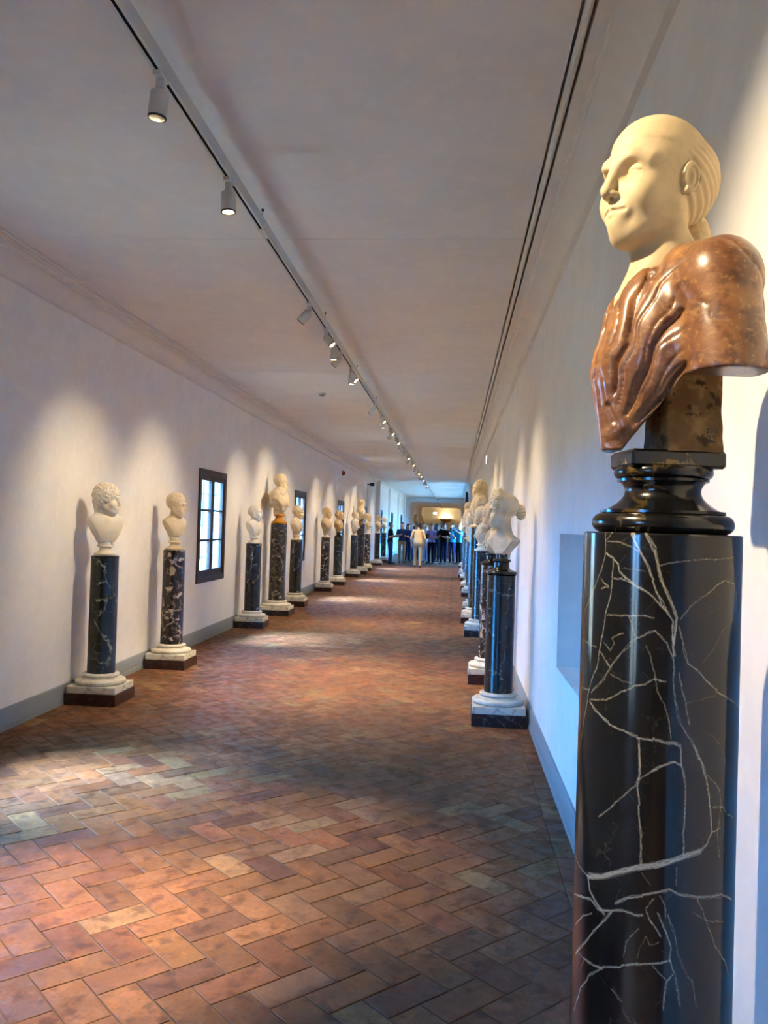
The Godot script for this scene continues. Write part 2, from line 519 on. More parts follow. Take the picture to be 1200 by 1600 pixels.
func build_ceiling():
	# flat field, in panels that part at fine joints
	var c := Node3D.new()
	c.name = "ceiling"
	add_child(c)
	c.set_meta("kind", "structure")
	var joints := [Z_NEAR, -0.6, -5.48, -10.4, -15.3, -20.2, -25.1, -30.0, Z_PIER, -45.0, Z_LIGHT, -70.0, Z_END]
	for i in joints.size() - 1:
		obj("panel", bevelled(Vector3(-3.000, YC, joints[i + 1] + 0.0025), Vector3(0.390, YC + 0.03, joints[i] - 0.0025), 0.002), M.ceiling, c)
	obj("roof_slab", boxes([[Vector3(XL - 0.14, YC + 0.12, Z_END), Vector3(XR + 0.4, YC + 0.32, Z_NEAR)]]), M.ceiling, c)
	# coved cornices with a round bead between two open joints
	for side in [["trim_20", XL, 1.0], ["trim_21", XR, -1.0]]:
		var x: float = side[1]
		var s: float = side[2]
		var pr := [Vector2(x, 3.285), Vector2(x + s * 0.028, 3.292), Vector2(x + s * 0.028, 3.305)]
		for i in 9:
			var a := PI * 0.5 * i / 8.0
			pr.append(Vector2(x + s * (0.028 + 0.112 * (1.0 - cos(a))), 3.305 + 0.115 * sin(a)))
		pr.append(Vector2(x + s * 0.14, 3.432))
		pr.append(Vector2(x + s * 0.155, 3.436))
		pr.append(Vector2(x + s * 0.155, YC))
		pr.append(Vector2(x + s * 0.212, YC))
		pr.append(Vector2(x + s * 0.212, YC + 0.03))
		if s < 0: pr.reverse()
		var o := struct(side[0], extrude_z(pr, Z_NEAR, Z_END), M.ceiling)
		var bx := x + s * 0.24
		var bead := []
		for i in 9:
			var a := PI * i / 8.0
			bead.append(Vector2(bx - s * 0.016 * cos(a) , YC + 0.012 - 0.022 * sin(a)))
		if s < 0: bead.reverse()
		var bd := struct("bead", extrude_z(bead, Z_NEAR, Z_END), M.ceiling, o)
		bd.set_meta("label", "round white bead running beside the cornice")

func brick_mesh(l: float, w: float, h: float, jit: float, col: Color) -> ArrayMesh:
	# a worn paving brick lying flat: top quad, rounded-off rim, sides; centred, top near y = 0
	var st := stool()
	var b := 0.003
	var top := []
	var rim := []
	for s in [Vector2(-1, -1), Vector2(1, -1), Vector2(1, 1), Vector2(-1, 1)]:
		var x: float = s.x * (l * 0.5 - rng.randf() * jit)
		var z: float = s.y * (w * 0.5 - rng.randf() * jit)
		var y := rng.randf_range(-0.0011, 0.0007)
		top.append(Vector3(x - s.x * b, y, z - s.y * b))
		rim.append(Vector3(x, y - b * 0.55, z))
	st.set_color(col)
	quad(st, top[3], top[2], top[1], top[0])
	for i in 4:
		var j := (i + 1) % 4
		quad(st, rim[i], top[i], top[j], rim[j])
		var lo0: Vector3 = rim[i]; lo0.y = -h
		var lo1: Vector3 = rim[j]; lo1.y = -h
		quad(st, lo0, rim[i], rim[j], lo1)
	return done(st)

func brick_colour() -> Color:
	var k := rng.randf()
	var c: Color
	if k < 0.70: c = Color(0.50, 0.345, 0.228)
	elif k < 0.82: c = Color(0.52, 0.405, 0.295)
	elif k < 0.95: c = Color(0.44, 0.315, 0.235)
	else: c = Color(0.56, 0.455, 0.33)
	var v := rng.randf_range(0.88, 1.12)
	c = Color(c.r * v, c.g * v * rng.randf_range(0.96, 1.04), c.b * v * rng.randf_range(0.93, 1.07))
	return c.srgb_to_linear()

func build_floor():
	var f := Node3D.new()
	f.name = "floor"
	add_child(f)
	f.set_meta("kind", "structure")
	obj("screed", boxes([[Vector3(XL - 0.14, -0.15, Z_END), Vector3(XR + 0.4, -0.0045, Z_NEAR)]]), M.grout, f)
	var w := 0.1385
	var gap := 0.0030
	# herringbone at 45 degrees; a runs along (+x, +z), b along (+x, -z)
	var da := Vector3(1, 0, 1).normalized()
	var db := Vector3(1, 0, -1).normalized()
	var origin := Vector3(0.42, 0, -3.161)
	var edge_l := XL + 0.15
	var edge_r := 0.540
	var list := []   # [centre, kind]: kind 0 lies along a, 1 along b
	for i in range(-700, 200):
		for j in range(-200, 700):
			var m := posmod(i - j, 4)
			if m != 0 and m != 3: continue
			var c := Vector3.ZERO
			if m == 0: c = origin + da * (w * (i + 1.0)) + db * (w * (j + 0.5))
			else: c = origin + da * (w * (i + 0.5)) + db * (w * (j + 1.0))
			if c.x < edge_l - 0.16 or c.x > edge_r + 0.16 or c.z > 1.0 or c.z < Z_END: continue
			list.append([c, 0 if m == 0 else 1])
	var variants := []
	for k in 40:
		variants.append(brick_mesh(2.0 * w - gap, w - gap, 0.02, 0.0028, brick_colour()))
	var seen := []
	var rest := []
	for e in list:
		var c: Vector3 = e[0]
		var inside := true
		for q in brick_corners(c, e[1], w):
			if q.x < edge_l or q.x > edge_r: inside = false
		if inside and c.z < -1.9 and c.z > -7.2:
			if c.z < -2.55 and c.x > c.z * 0.57 and c.x < 0.05 - c.z * 0.16:
				seen.append([c, e[1]])
				continue
		rest.append([c, e[1], inside])
	seen.sort_custom(func(p, q): return p[0].z > q[0].z)
	for n in seen.size():
		var e: Array = seen[n]
		if n >= 300:
			rest.append([e[0], e[1], true])
			continue
		var o := obj("brick", variants[rng.randi() % 40], M.brick, f)
		o.position = e[0]
		o.rotation = Vector3(rng.randf_range(-0.004, 0.004), -PI / 4 if e[1] == 0 else PI / 4, rng.randf_range(-0.003, 0.003))
		if rng.randf() < 0.5: o.rotation.y += PI
	var st := stool()
	for e in rest:
		st.set_color(brick_colour())
		var poly := PackedVector2Array()
		for q in brick_corners(e[0], e[1], w - gap * 0.5): poly.append(Vector2(q.x, q.z))
		if not e[2]:
			var strip := PackedVector2Array([Vector2(edge_l, -99), Vector2(edge_r, -99), Vector2(edge_r, 9), Vector2(edge_l, 9)])
			var cut := Geometry2D.intersect_polygons(poly, strip)
			if cut.is_empty(): continue
			poly = cut[0]
		add_slab(st, poly, 0.0035, rng.randf_range(-0.0011, 0.0009))
	# one course laid lengthwise along each wall
	for side in [[edge_r + gap, XR - 0.005], [XL + 0.005, edge_l - gap]]:
		var z := 1.0
		while z > Z_END:
			var ln := 0.2745
			st.set_color(brick_colour())
			add_slab(st, PackedVector2Array([Vector2(side[0], z - ln), Vector2(side[1], z - ln), Vector2(side[1], z - gap), Vector2(side[0], z - gap)]), 0.0035, rng.randf_range(-0.001, 0.001))
			z -= ln + gap * 0.3
	var r := obj("brick_paving", done(st), M.brick, f)
	r.set_meta("kind", "stuff")

func brick_corners(c: Vector3, kind: int, w: float) -> Array:
	var da := Vector3(1, 0, 1).normalized()
	var db := Vector3(1, 0, -1).normalized()
	var u := da * w if kind == 0 else db * w
	var v := db * (w * 0.5) if kind == 0 else da * (w * 0.5)
	return [c - u - v, c + u - v, c + u + v, c - u + v]

func add_slab(st: SurfaceTool, poly: PackedVector2Array, b: float, y: float):
	# a flat polygon with a chamfered rim and sides
	if not Geometry2D.is_polygon_clockwise(poly): poly.reverse()
	var ins := Geometry2D.offset_polygon(poly, -b)
	if ins.is_empty() or ins[0].size() != poly.size():
		return
	var q: PackedVector2Array = ins[0]
	if Geometry2D.is_polygon_clockwise(q) != Geometry2D.is_polygon_clockwise(poly): q.reverse()
	# line the inset up with the outline
	var best := 0
	for k in q.size():
		if q[k].distance_to(poly[0]) < q[best].distance_to(poly[0]): best = k
	var n := poly.size()
	var top := []
	var rim := []
	for k in n:
		var t := q[(best + k) % n]
		top.append(Vector3(t.x, y, t.y))
		rim.append(Vector3(poly[k].x, y - 0.003, poly[k].y))
	for k in range(1, n - 1):
		up_tri(st, top[0], top[k], top[k + 1])
	for k in n:
		var j := (k + 1) % n
		up_tri(st, rim[k], rim[j], top[j])
		up_tri(st, rim[k], top[j], top[k])
		var d0: Vector3 = rim[k] - Vector3(0, 0.01, 0)
		var d1: Vector3 = rim[j] - Vector3(0, 0.01, 0)
		quad(st, d0, d1, rim[j], rim[k])

func up_tri(st: SurfaceTool, a: Vector3, b: Vector3, c: Vector3):
	if (b - a).cross(c - a).y > 0: tri(st, a, b, c)
	else: tri(st, a, c, b)

func build_windows():
	var n := 1
	var zs := []
	for z in WINDOW_Z: zs.append([z, true])
	for z in FAR_WINDOW_Z: zs.append([z, false])
	for e in zs:
		var z1: float = e[0]
		var z0: float = z1 - WINDOW_W
		var y0 := 0.77
		var y1 := 2.255
		var wnd := Node3D.new()
		wnd.name = "window_%d" % n
		add_child(wnd)
		wnd.position = Vector3(XL, 0, (z0 + z1) * 0.5)
		wnd.set_meta("kind", "structure")
		wnd.set_meta("label", "dark brown casement window of six panes in the left wall")
		n += 1
		var hw := WINDOW_W * 0.5
		var t := 0.085
		var fr := stool()
		# frame round the opening, slightly proud of the plaster
		bevel_box(fr, Vector3(-0.05, y0, -hw), Vector3(0.018, y0 + t, hw), 0.004)
		bevel_box(fr, Vector3(-0.05, y1 - t, -hw), Vector3(0.018, y1, hw), 0.004)
		bevel_box(fr, Vector3(-0.05, y0 + t, -hw), Vector3(0.018, y1 - t, -hw + t), 0.004)
		bevel_box(fr, Vector3(-0.05, y0 + t, hw - t), Vector3(0.018, y1 - t, hw), 0.004)
		obj("frame", done(fr), M.frame_wood, wnd)
		for s in [-1, 1]:
			var a := 0.006 if s > 0 else -hw + t + 0.004
			var b := hw - t - 0.004 if s > 0 else -0.006
			var cs := stool()
			var lo := y0 + t + 0.004
			var hi := y1 - t - 0.004
			var k := 0.055
			bevel_box(cs, Vector3(-0.045, lo, a), Vector3(0.006, lo + k + 0.02, b), 0.004)
			bevel_box(cs, Vector3(-0.045, hi - k, a), Vector3(0.006, hi, b), 0.004)
			bevel_box(cs, Vector3(-0.045, lo + k, a), Vector3(0.006, hi - k, a + k), 0.004)
			bevel_box(cs, Vector3(-0.045, lo + k, b - k), Vector3(0.006, hi - k, b), 0.004)
			var leaf := obj("casement", done(cs), M.frame_wood, wnd)
			var ph := (hi - lo - 2 * k - 0.02) / 3.0
			for i in 3:
				var py := lo + k + 0.02 + ph * i
				obj("pane", boxes([[Vector3(-0.024, py + 0.002, a + k), Vector3(-0.02, py + ph - 0.002, b - k)]]), M.glass, leaf)
				if i > 0:
					obj("glazing_bar", bevelled(Vector3(-0.04, py - 0.014, a + k), Vector3(0.0, py + 0.014, b - k), 0.003), M.frame_wood, leaf)
		if not e[1]:
			for s in [-1, 1]:
				obj("shutter", bevelled(Vector3(-0.075, y0 + 0.01, 0.003 if s > 0 else -hw + 0.01), Vector3(-0.052, y1 - 0.01, hw - 0.01 if s > 0 else -0.003), 0.003), M.frame_wood, wnd)
			continue
		# iron grille outside
		for i in 7:
			var gy := y0 + 0.1 + i * 0.215
			obj("grille_bar", boxes([[Vector3(-0.135, gy - 0.009, -hw), Vector3(-0.117, gy + 0.009, hw)]]), M.iron, wnd)
		for i in 5:
			var gz := -hw + (i + 0.5) * WINDOW_W / 5.0
			obj("grille_bar", boxes([[Vector3(-0.135, y0, gz - 0.009), Vector3(-0.117, y1, gz + 0.009)]]), M.iron, wnd)

# ---------------------------------------------------------------- sculpting: distance fields meshed as surface nets
func smin(a: float, b: float, k: float) -> float:
	var h := k - absf(a - b)
	if h <= 0.0: return minf(a, b)
	return minf(a, b) - h * h * 0.25 / k

func smax(a: float, b: float, k: float) -> float:
	var h := k - absf(a - b)
	if h <= 0.0: return maxf(a, b)
	return maxf(a, b) + h * h * 0.25 / k

func ell(p: Vector3, r: Vector3) -> float:
	var k0 := (p / r).length()
	var k1 := (p / (r * r)).length()
	if k1 < 0.0001: return -minf(r.x, minf(r.y, r.z))
	return k0 * (k0 - 1.0) / k1

func cap(p: Vector3, a: Vector3, b: Vector3, ra: float, rb: float) -> float:
	var ba := b - a
	var pa := p - a
	var h := clampf(pa.dot(ba) / ba.dot(ba), 0.0, 1.0)
	return (pa - ba * h).length() - lerpf(ra, rb, h)

func boxd(p: Vector3, h: Vector3, r: float) -> float:
	var q := p.abs() - h + Vector3(r, r, r)
	return Vector3(maxf(q.x, 0), maxf(q.y, 0), maxf(q.z, 0)).length() + minf(maxf(q.x, maxf(q.y, q.z)), 0.0) - r

# Follows the surface of f from seeds found on a coarse grid; pick, if given, sorts each vertex into a part.
func nets(f: Callable, lo: Vector3, hi: Vector3, cell: float, pick = null) -> Array:
	var nx := int(ceil((hi.x - lo.x) / cell)) + 2
	var ny := int(ceil((hi.y - lo.y) / cell)) + 2
	var nz := int(ceil((hi.z - lo.z) / cell)) + 2
	var sy := nx
	var sz := nx * ny
	var val := PackedFloat32Array()
	val.resize(nx * ny * nz)
	val.fill(1.0e9)
	var at := PackedInt32Array()
	at.resize(nx * ny * nz)
	at.fill(-1)
	var queue := PackedInt32Array()
	var step := 5
	# seeds: sign changes between neighbours of a coarse grid, closed in by halving
	var gx := (nx - 2) / step + 1
	var gy := (ny - 2) / step + 1
	var gz := (nz - 2) / step + 1
	var coarse := PackedFloat32Array()
	coarse.resize(gx * gy * gz)
	for k in gz:
		for j in gy:
			for i in gx:
				coarse[(k * gy + j) * gx + i] = f.call(lo + Vector3(i, j, k) * (step * cell))
	for k in gz:
		for j in gy:
			for i in gx:
				var c0 := coarse[(k * gy + j) * gx + i]
				for ax in 3:
					var e := Vector3i(i, j, k)
					e[ax] += 1
					if e.x >= gx or e.y >= gy or e.z >= gz: continue
					var c1 := coarse[(e.z * gy + e.y) * gx + e.x]
					if (c0 < 0.0) == (c1 < 0.0): continue
					var a := Vector3(i, j, k) * step
					var b := Vector3(e) * step
					for n in 4:
						var m := (a + b) * 0.5
						var cm: float = f.call(lo + m * cell)
						if (cm < 0.0) == (c0 < 0.0): a = m
						else: b = m
					var s := Vector3i(((a + b) * 0.5).floor())
					for dz in [-1, 0]:
						for dy in [-1, 0]:
							for dx in [-1, 0]:
								var t := s + Vector3i(dx, dy, dz)
								if t.x >= 0 and t.y >= 0 and t.z >= 0 and t.x < nx - 1 and t.y < ny - 1 and t.z < nz - 1:
									queue.append(t.x + t.y * sy + t.z * sz)
	var off := PackedInt32Array([0, 1, sy, 1 + sy, sz, 1 + sz, sy + sz, 1 + sy + sz])
	var verts := PackedVector3Array()
	var norms := PackedVector3Array()
	var cells := PackedInt32Array()
	var head := 0
	var d := PackedFloat32Array()
	d.resize(8)
	while head < queue.size():
		var c := queue[head]
		head += 1
		if at[c] != -1: continue
		var cz := c / sz
		var cy := (c - cz * sz) / sy
		var cx := c - cz * sz - cy * sy
		if cx >= nx - 1 or cy >= ny - 1 or cz >= nz - 1: continue
		var mask := 0
		for n in 8:
			var q := c + off[n]
			var v := val[q]
			if v > 1.0e8:
				v = f.call(lo + Vector3(cx + (n & 1), cy + ((n >> 1) & 1), cz + (n >> 2)) * cell)
				val[q] = v
			d[n] = v
			if v < 0.0: mask |= 1 << n
		if mask == 0 or mask == 255:
			at[c] = -2
			continue
		var sum := Vector3.ZERO
		var cnt := 0
		for ax in 3:
			var bit := 1 << ax
			for n in 8:
				if n & bit: continue
				var m := n | bit
				if ((mask >> n) & 1) == ((mask >> m) & 1): continue
				var t := d[n] / (d[n] - d[m])
				var pv := Vector3(n & 1, (n >> 1) & 1, n >> 2)
				pv[ax] += t
				sum += pv
				cnt += 1
		sum /= cnt
		at[c] = verts.size()
		cells.append(c)
		verts.append(lo + (Vector3(cx, cy, cz) + sum) * cell)
		var u := sum.x; var w := sum.y; var o := sum.z
		var g := Vector3(
			lerpf(lerpf(d[1] - d[0], d[3] - d[2], w), lerpf(d[5] - d[4], d[7] - d[6], w), o),
			lerpf(lerpf(d[2] - d[0], d[3] - d[1], u), lerpf(d[6] - d[4], d[7] - d[5], u), o),
			lerpf(lerpf(d[4] - d[0], d[5] - d[1], u), lerpf(d[6] - d[2], d[7] - d[3], u), w))
		norms.append(g.normalized() if g.length() > 1e-9 else Vector3.UP)
		# neighbours through faces that the surface crosses
		for ax in 3:
			var bit := 1 << ax
			var any0 := 0; var all0 := true; var any1 := 0; var all1 := true
			for n in 8:
				var neg := (mask >> n) & 1
				if n & bit:
					any1 |= neg
					if neg == 0: all1 = false
				else:
					any0 |= neg
					if neg == 0: all0 = false
			var stp := 1 if ax == 0 else (sy if ax == 1 else sz)
			var co := cx if ax == 0 else (cy if ax == 1 else cz)
			if any0 == 1 and not all0 and co > 0: queue.append(c - stp)
			if any1 == 1 and not all1: queue.append(c + stp)
	var tris := PackedInt32Array()
	for ci in cells.size():
		var c := cells[ci]
		for ax in 3:
			var stp := 1 if ax == 0 else (sy if ax == 1 else sz)
			var s1 := sy if ax == 0 else (sz if ax == 1 else 1)
			var s2 := sz if ax == 0 else (1 if ax == 1 else sy)
			var a := val[c] < 0.0
			if c - s1 < 0 or c - s2 < 0 or c - s1 - s2 < 0: continue
			var b := val[c + stp] < 0.0
			if a == b: continue
			var i0 := at[c]; var i1 := at[c - s1]; var i2 := at[c - s1 - s2]; var i3 := at[c - s2]
			if i1 < 0 or i2 < 0 or i3 < 0: continue
			if a: tris.append_array([i0, i2, i1, i0, i3, i2])
			else: tris.append_array([i0, i1, i2, i0, i2, i3])
	if pick == null:
		return [raw_mesh(verts, norms, tris)]
	# split into parts by the part of each triangle's first vertex
	var kind := PackedInt32Array()
	kind.resize(verts.size())
	var most := 0
	for i in verts.size():
		kind[i] = pick.call(verts[i])
		most = maxi(most, kind[i])
	var out := []
	for k in most + 1:
		var map := {}
		var v2 := PackedVector3Array(); var n2 := PackedVector3Array(); var t2 := PackedInt32Array()
		for t in range(0, tris.size(), 3):
			var kk := mini(kind[tris[t]], mini(kind[tris[t + 1]], kind[tris[t + 2]]))
			if kk != k: continue
			for e in 3:
				var i := tris[t + e]
				if not map.has(i):
					map[i] = v2.size()
					v2.append(verts[i]); n2.append(norms[i])
				t2.append(map[i])
		out.append(raw_mesh(v2, n2, t2) if t2.size() > 0 else null)
	return out

# ---------------------------------------------------------------- heads
# A carved head, life size: y up with the eyes at 0, z towards the face, chin at -0.118, crown at 0.134.
func sd_head(p: Vector3, fine: bool) -> float:
	var q := Vector3(absf(p.x), p.y, p.z)
	var d := ell(p - Vector3(0, 0.038, -0.016), Vector3(0.077, 0.094, 0.102))
	d = smin(d, ell(p - Vector3(0, -0.034, 0.026), Vector3(0.0615, 0.088, 0.064)), 0.03)
	d = smin(d, cap(q, Vector3(0.046, -0.058, -0.002), Vector3(0.014, -0.099, 0.056), 0.024, 0.018), 0.03)
	d = smin(d, (p - Vector3(0, -0.101, 0.066)).length() - 0.0165, 0.02)
	d = smin(d, (q - Vector3(0.036, -0.037, 0.0575)).length() - 0.024, 0.028)
	if p.z > 0.02:
		d = smin(d, cap(q, Vector3(0.006, 0.0245, 0.0850), Vector3(0.030, 0.0290, 0.0785), 0.0085, 0.0085), 0.012)
		d = smin(d, cap(q, Vector3(0.030, 0.0290, 0.0785), Vector3(0.050, 0.022, 0.0570), 0.0085, 0.0075), 0.020)
		d = smax(d, -ell(q - Vector3(0.0330, 0.0020, 0.0985), Vector3(0.0235, 0.0185, 0.0300)), 0.008)
		# eyeball, and lids as shells round it that leave an almond open
		var ed := q - Vector3(0.0315, 0.0005, 0.0620)
		if ed.length() < 0.04:
			var er := ed.length()
			var bow := 17.0 * ed.x * ed.x
			d = smin(d, er - 0.0165, 0.0015)
			d = smin(d, smax(er - 0.0188, 0.0050 - bow - ed.y, 0.0012), 0.002)
			d = smin(d, smax(er - 0.0180, ed.y + 0.0062 - bow, 0.0012), 0.003)
		# nose
		d = smin(d, cap(p, Vector3(0, 0.024, 0.0860), Vector3(0, -0.028, 0.1085), 0.0080, 0.0088), 0.016)
		d = smin(d, (p - Vector3(0, -0.0325, 0.1085)).length() - 0.0098, 0.008)
		d = smin(d, ell(q - Vector3(0.0105, -0.0375, 0.0975), Vector3(0.0052, 0.0062, 0.0100)), 0.006)
		if fine:
			d = smax(d, -(ell(q - Vector3(0.0060, -0.0455, 0.1025), Vector3(0.0032, 0.0040, 0.0055))), 0.003)
		# mouth
		d = smin(d, ell(p - Vector3(0, -0.066, 0.080), Vector3(0.030, 0.022, 0.0165)), 0.012)
		d = smin(d, (p - Vector3(0, -0.086, 0.0795)).length() - 0.013, 0.02)
		d = smin(d, cap(q, Vector3(0.0045, -0.0605, 0.0965), Vector3(0.0235, -0.0655, 0.0845), 0.0046, 0.002), 0.005)
		d = smin(d, cap(q, Vector3(0.0, -0.0715, 0.0950), Vector3(0.0195, -0.0675, 0.0855), 0.0054, 0.0022), 0.005)
		d = smax(d, -cap(q, Vector3(0.0, -0.0662, 0.1035), Vector3(0.0265, -0.0668, 0.0885), 0.0034, 0.0026), 0.004)
	# ear
	var e := (q - Vector3(0.0745, -0.004, -0.014)) * 1.14
	if e.length() < 0.07:
		var t := Vector3(e.x - 0.14 * -e.z, e.y + 0.10 * e.z, e.z)
		d = smin(d, ell(t, Vector3(0.0085, 0.0300, 0.0180)), 0.005)
		d = smin(d, (t - Vector3(0.001, -0.0265, 0.006)).length() - 0.0078, 0.005)
		if fine:
			var ring := absf(Vector2(t.y / 0.0275, (t.z + 0.001) / 0.0165).length() - 1.0) * 0.019
			if t.z < 0.011 or t.y > 0.006:
				d = smin(d, Vector2(ring, t.x - 0.0065).length() - 0.0036, 0.003)
		d = smax(d, -ell(t - Vector3(0.0105, -0.003, 0.0030), Vector3(0.0085, 0.0165, 0.0095)), 0.004)
	return d

func turned(p: Vector3, yaw: float, nod: float) -> Vector3:
	# a point seen in the frame of a head that is turned by yaw and nodded
	var q := p.rotated(Vector3.UP, -yaw)
	return q.rotated(Vector3.RIGHT, -nod)

# style: dictionary of hair, chest, turn and so on. y = 0 at the bust's foot; 0.60 m high in all.
func bust_field(style: Dictionary) -> Callable:
	var hair: String = style.get("hair", "short")
	var chest: String = style.get("chest", "herm")
	var yaw: float = style.get("yaw", 0.0)
	var nod: float = style.get("nod", 0.0)
	var cs: float = style.get("breadth", 1.0)
	var hc := Vector3(0, 0.478, 0.016)
	var curls := FastNoiseLite.new()
	curls.seed = style.get("seed", 1)
	curls.noise_type = FastNoiseLite.TYPE_CELLULAR
	curls.cellular_return_type = FastNoiseLite.RETURN_DISTANCE
	curls.frequency = 36.0
	curls.fractal_type = FastNoiseLite.FRACTAL_NONE
	var waves := FastNoiseLite.new()
	waves.seed = 9 + style.get("seed", 1)
	waves.noise_type = FastNoiseLite.TYPE_SIMPLEX_SMOOTH
	waves.frequency = 30.0
	waves.fractal_type = FastNoiseLite.FRACTAL_NONE
	return func(p: Vector3) -> float:
		var d := 1.0
		var h := turned(p - hc, yaw, nod)
		if p.y > 0.28:
			d = sd_head(h, false)
			# hair
			if hair == "short" or hair == "curly":
				var lift := 0.005 if hair == "short" else 0.018
				var hd := ell(h - Vector3(0, 0.046, -0.020), Vector3(0.079 + lift, 0.094 + lift, 0.101 + lift))
				# leave the face free: front below the hairline
				hd = smax(hd, -ell(h - Vector3(0, -0.052, 0.078), Vector3(0.094, 0.100, 0.094)), 0.012)
				hd = smax(hd, -(h.y + 0.072 + h.z * 0.35), 0.01)
				if absf(hd) < 0.03:
					hd += (curls.get_noise_3dv(h) * (0.016 if hair == "curly" else 0.009)) + (0.006 if hair == "curly" else 0.003)
				d = smin(d, hd, 0.004)
				if hair == "curly":
					d = smin(d, cap(h, Vector3(0, -0.02, -0.085), Vector3(0, -0.115, -0.070), 0.050, 0.042), 0.02)
			elif hair == "bald":
				var hd := ell(h - Vector3(0, 0.014, -0.035), Vector3(0.083, 0.080, 0.092))
				hd = smax(hd, h.z - 0.004, 0.01)
				d = smin(d, hd, 0.008)
				d = smin(d, cap(Vector3(absf(h.x), h.y, h.z), Vector3(0.02, -0.060, 0.092), Vector3(0.034, -0.09, 0.066), 0.006, 0.004), 0.012)
			elif hair == "veil" or hair == "long":
				var vd := ell(h - Vector3(0, 0.044, -0.026), Vector3(0.092, 0.104, 0.106))
				vd = smin(vd, cap(h, Vector3(0, 0.02, -0.052), Vector3(0, -0.20, -0.060), 0.080, 0.098), 0.04)
				vd = smax(vd, -ell(h - Vector3(0, -0.060, 0.092), Vector3(0.080, 0.118, 0.104)), 0.010)
				if absf(vd) < 0.03:
					vd += 0.0045 * sin(h.x * 190.0 + h.z * 120.0 + 8.0 * waves.get_noise_3dv(h * 0.25))
				d = smin(d, vd, 0.006)
			elif hair == "diadem":
				# tall fan of curls over the brow, plaited bun at the back
				var fr := ell(h - Vector3(0, 0.085, 0.022), Vector3(0.098, 0.092, 0.064))
				fr = smax(fr, -ell(h - Vector3(0, -0.055, 0.075), Vector3(0.082, 0.105, 0.092)), 0.01)
				fr = smax(fr, -(h.y + 0.01 - h.z * 0.3), 0.01)
				if absf(fr) < 0.035:
					fr += curls.get_noise_3dv(h * 1.5) * 0.013 + 0.004
				d = smin(d, fr, 0.004)
				d = smin(d, ell(h - Vector3(0, 0.045, -0.035), Vector3(0.084, 0.092, 0.098)), 0.015)
				var bun := ell(h - Vector3(0, -0.010, -0.142), Vector3(0.052, 0.062, 0.040))
				if absf(bun) < 0.02:
					bun += 0.003 * sin(h.y * 260.0)
				d = smin(d, bun, 0.012)
			elif hair == "waves":
				var hd := ell(h - Vector3(0, 0.044, -0.018), Vector3(0.090, 0.104, 0.112))
				hd = smax(hd, -ell(h - Vector3(0, -0.062, 0.082), Vector3(0.070, 0.112, 0.096)), 0.012)
				hd = smax(hd, -(h.y + 0.085), 0.012)
				if absf(hd) < 0.03:
					hd += 0.004 * sin(Vector2(h.x, h.z).angle() * 22.0 + 5.0 * waves.get_noise_3dv(h * 0.3))
				d = smin(d, hd, 0.006)
				d = smin(d, ell(h - Vector3(0, -0.03, -0.125), Vector3(0.036, 0.042, 0.036)), 0.015)
			if style.get("beard", false):
				var bd := ell(h - Vector3(0, -0.098, 0.048), Vector3(0.056, 0.056, 0.056))
				bd = smax(bd, h.y + 0.055 + h.z * 0.1, 0.015)
				if absf(bd) < 0.03: bd += curls.get_noise_3dv(h * 1.3) * 0.011 + 0.003
				d = smin(d, bd, 0.006)
			# neck
			d = smin(d, cap(p, Vector3(0, 0.41, -0.012), Vector3(0, 0.325, -0.018), 0.049, 0.056), 0.018)
		if p.y < 0.46:
			var c := 1.0
			var full := p
			p = (p - Vector3(0, 0.33, -0.015)) / cs + Vector3(0, 0.33, -0.015)
			if chest == "herm":
				# a short bare chest, its edge running from the shoulder tips down to a blunt point
				c = ell(p - Vector3(0, 0.232, -0.006), Vector3(0.175, 0.150, 0.092))
				c = smin(c, cap(Vector3(absf(p.x), p.y, p.z), Vector3(0.05, 0.322, -0.022), Vector3(0.150, 0.288, -0.030), 0.042, 0.032), 0.05)
				c = smax(c, absf(p.x) - 0.158, 0.006)
				c = smax(c, absf(p.x) * 0.88 - 0.058 - (p.y - 0.13) * 0.47, 0.006)
				c = smax(c, -(p.y - 0.118), 0.006)
				c = smax(c, -ell(p - Vector3(0, 0.17, -0.150), Vector3(0.15, 0.15, 0.105)), 0.01)
				c = smin(c, boxd(p - Vector3(0, 0.15, -0.012), Vector3(0.050, 0.075, 0.042), 0.01), 0.012)
			elif chest == "wedge":
				# a flat-sided breast piece cut to a sharp wedge
				c = boxd(p - Vector3(0, 0.235, -0.010), Vector3(0.170, 0.120, 0.058), 0.03)
				c = smax(c, absf(p.x) * 0.72 - (p.y - 0.125) * 0.69 - 0.030, 0.004)
				c = smax(c, (p.y - 0.345) * 0.88 + absf(p.x) * 0.47, 0.03)
				c = smax(c, -(p.y - 0.120), 0.005)
				c = smax(c, -ell(p - Vector3(0, 0.20, -0.135), Vector3(0.16, 0.16, 0.095)), 0.006)
				c = smax(c, p.z * 0.90 - 0.052 - (0.30 - p.y) * 0.20, 0.02)
				c = smin(c, boxd(p - Vector3(0, 0.15, -0.012), Vector3(0.048, 0.075, 0.042), 0.01), 0.012)
			elif chest == "breast":
				c = ell(p - Vector3(0, 0.235, -0.002), Vector3(0.178, 0.135, 0.098))
				c = smin(c, cap(Vector3(absf(p.x), p.y, p.z), Vector3(0.05, 0.325, -0.02), Vector3(0.165, 0.275, -0.024), 0.046, 0.052), 0.04)
				c = smin(c, ell(Vector3(absf(p.x), p.y, p.z) - Vector3(0.062, 0.236, 0.062), Vector3(0.065, 0.058, 0.036)), 0.03)
				c = smax(c, -(p.y - 0.115 - maxf(0.0, absf(p.x) - 0.06) * 0.95), 0.012)
				c = smax(c, -ell(p - Vector3(0, 0.17, -0.14), Vector3(0.14, 0.15, 0.11)), 0.01)
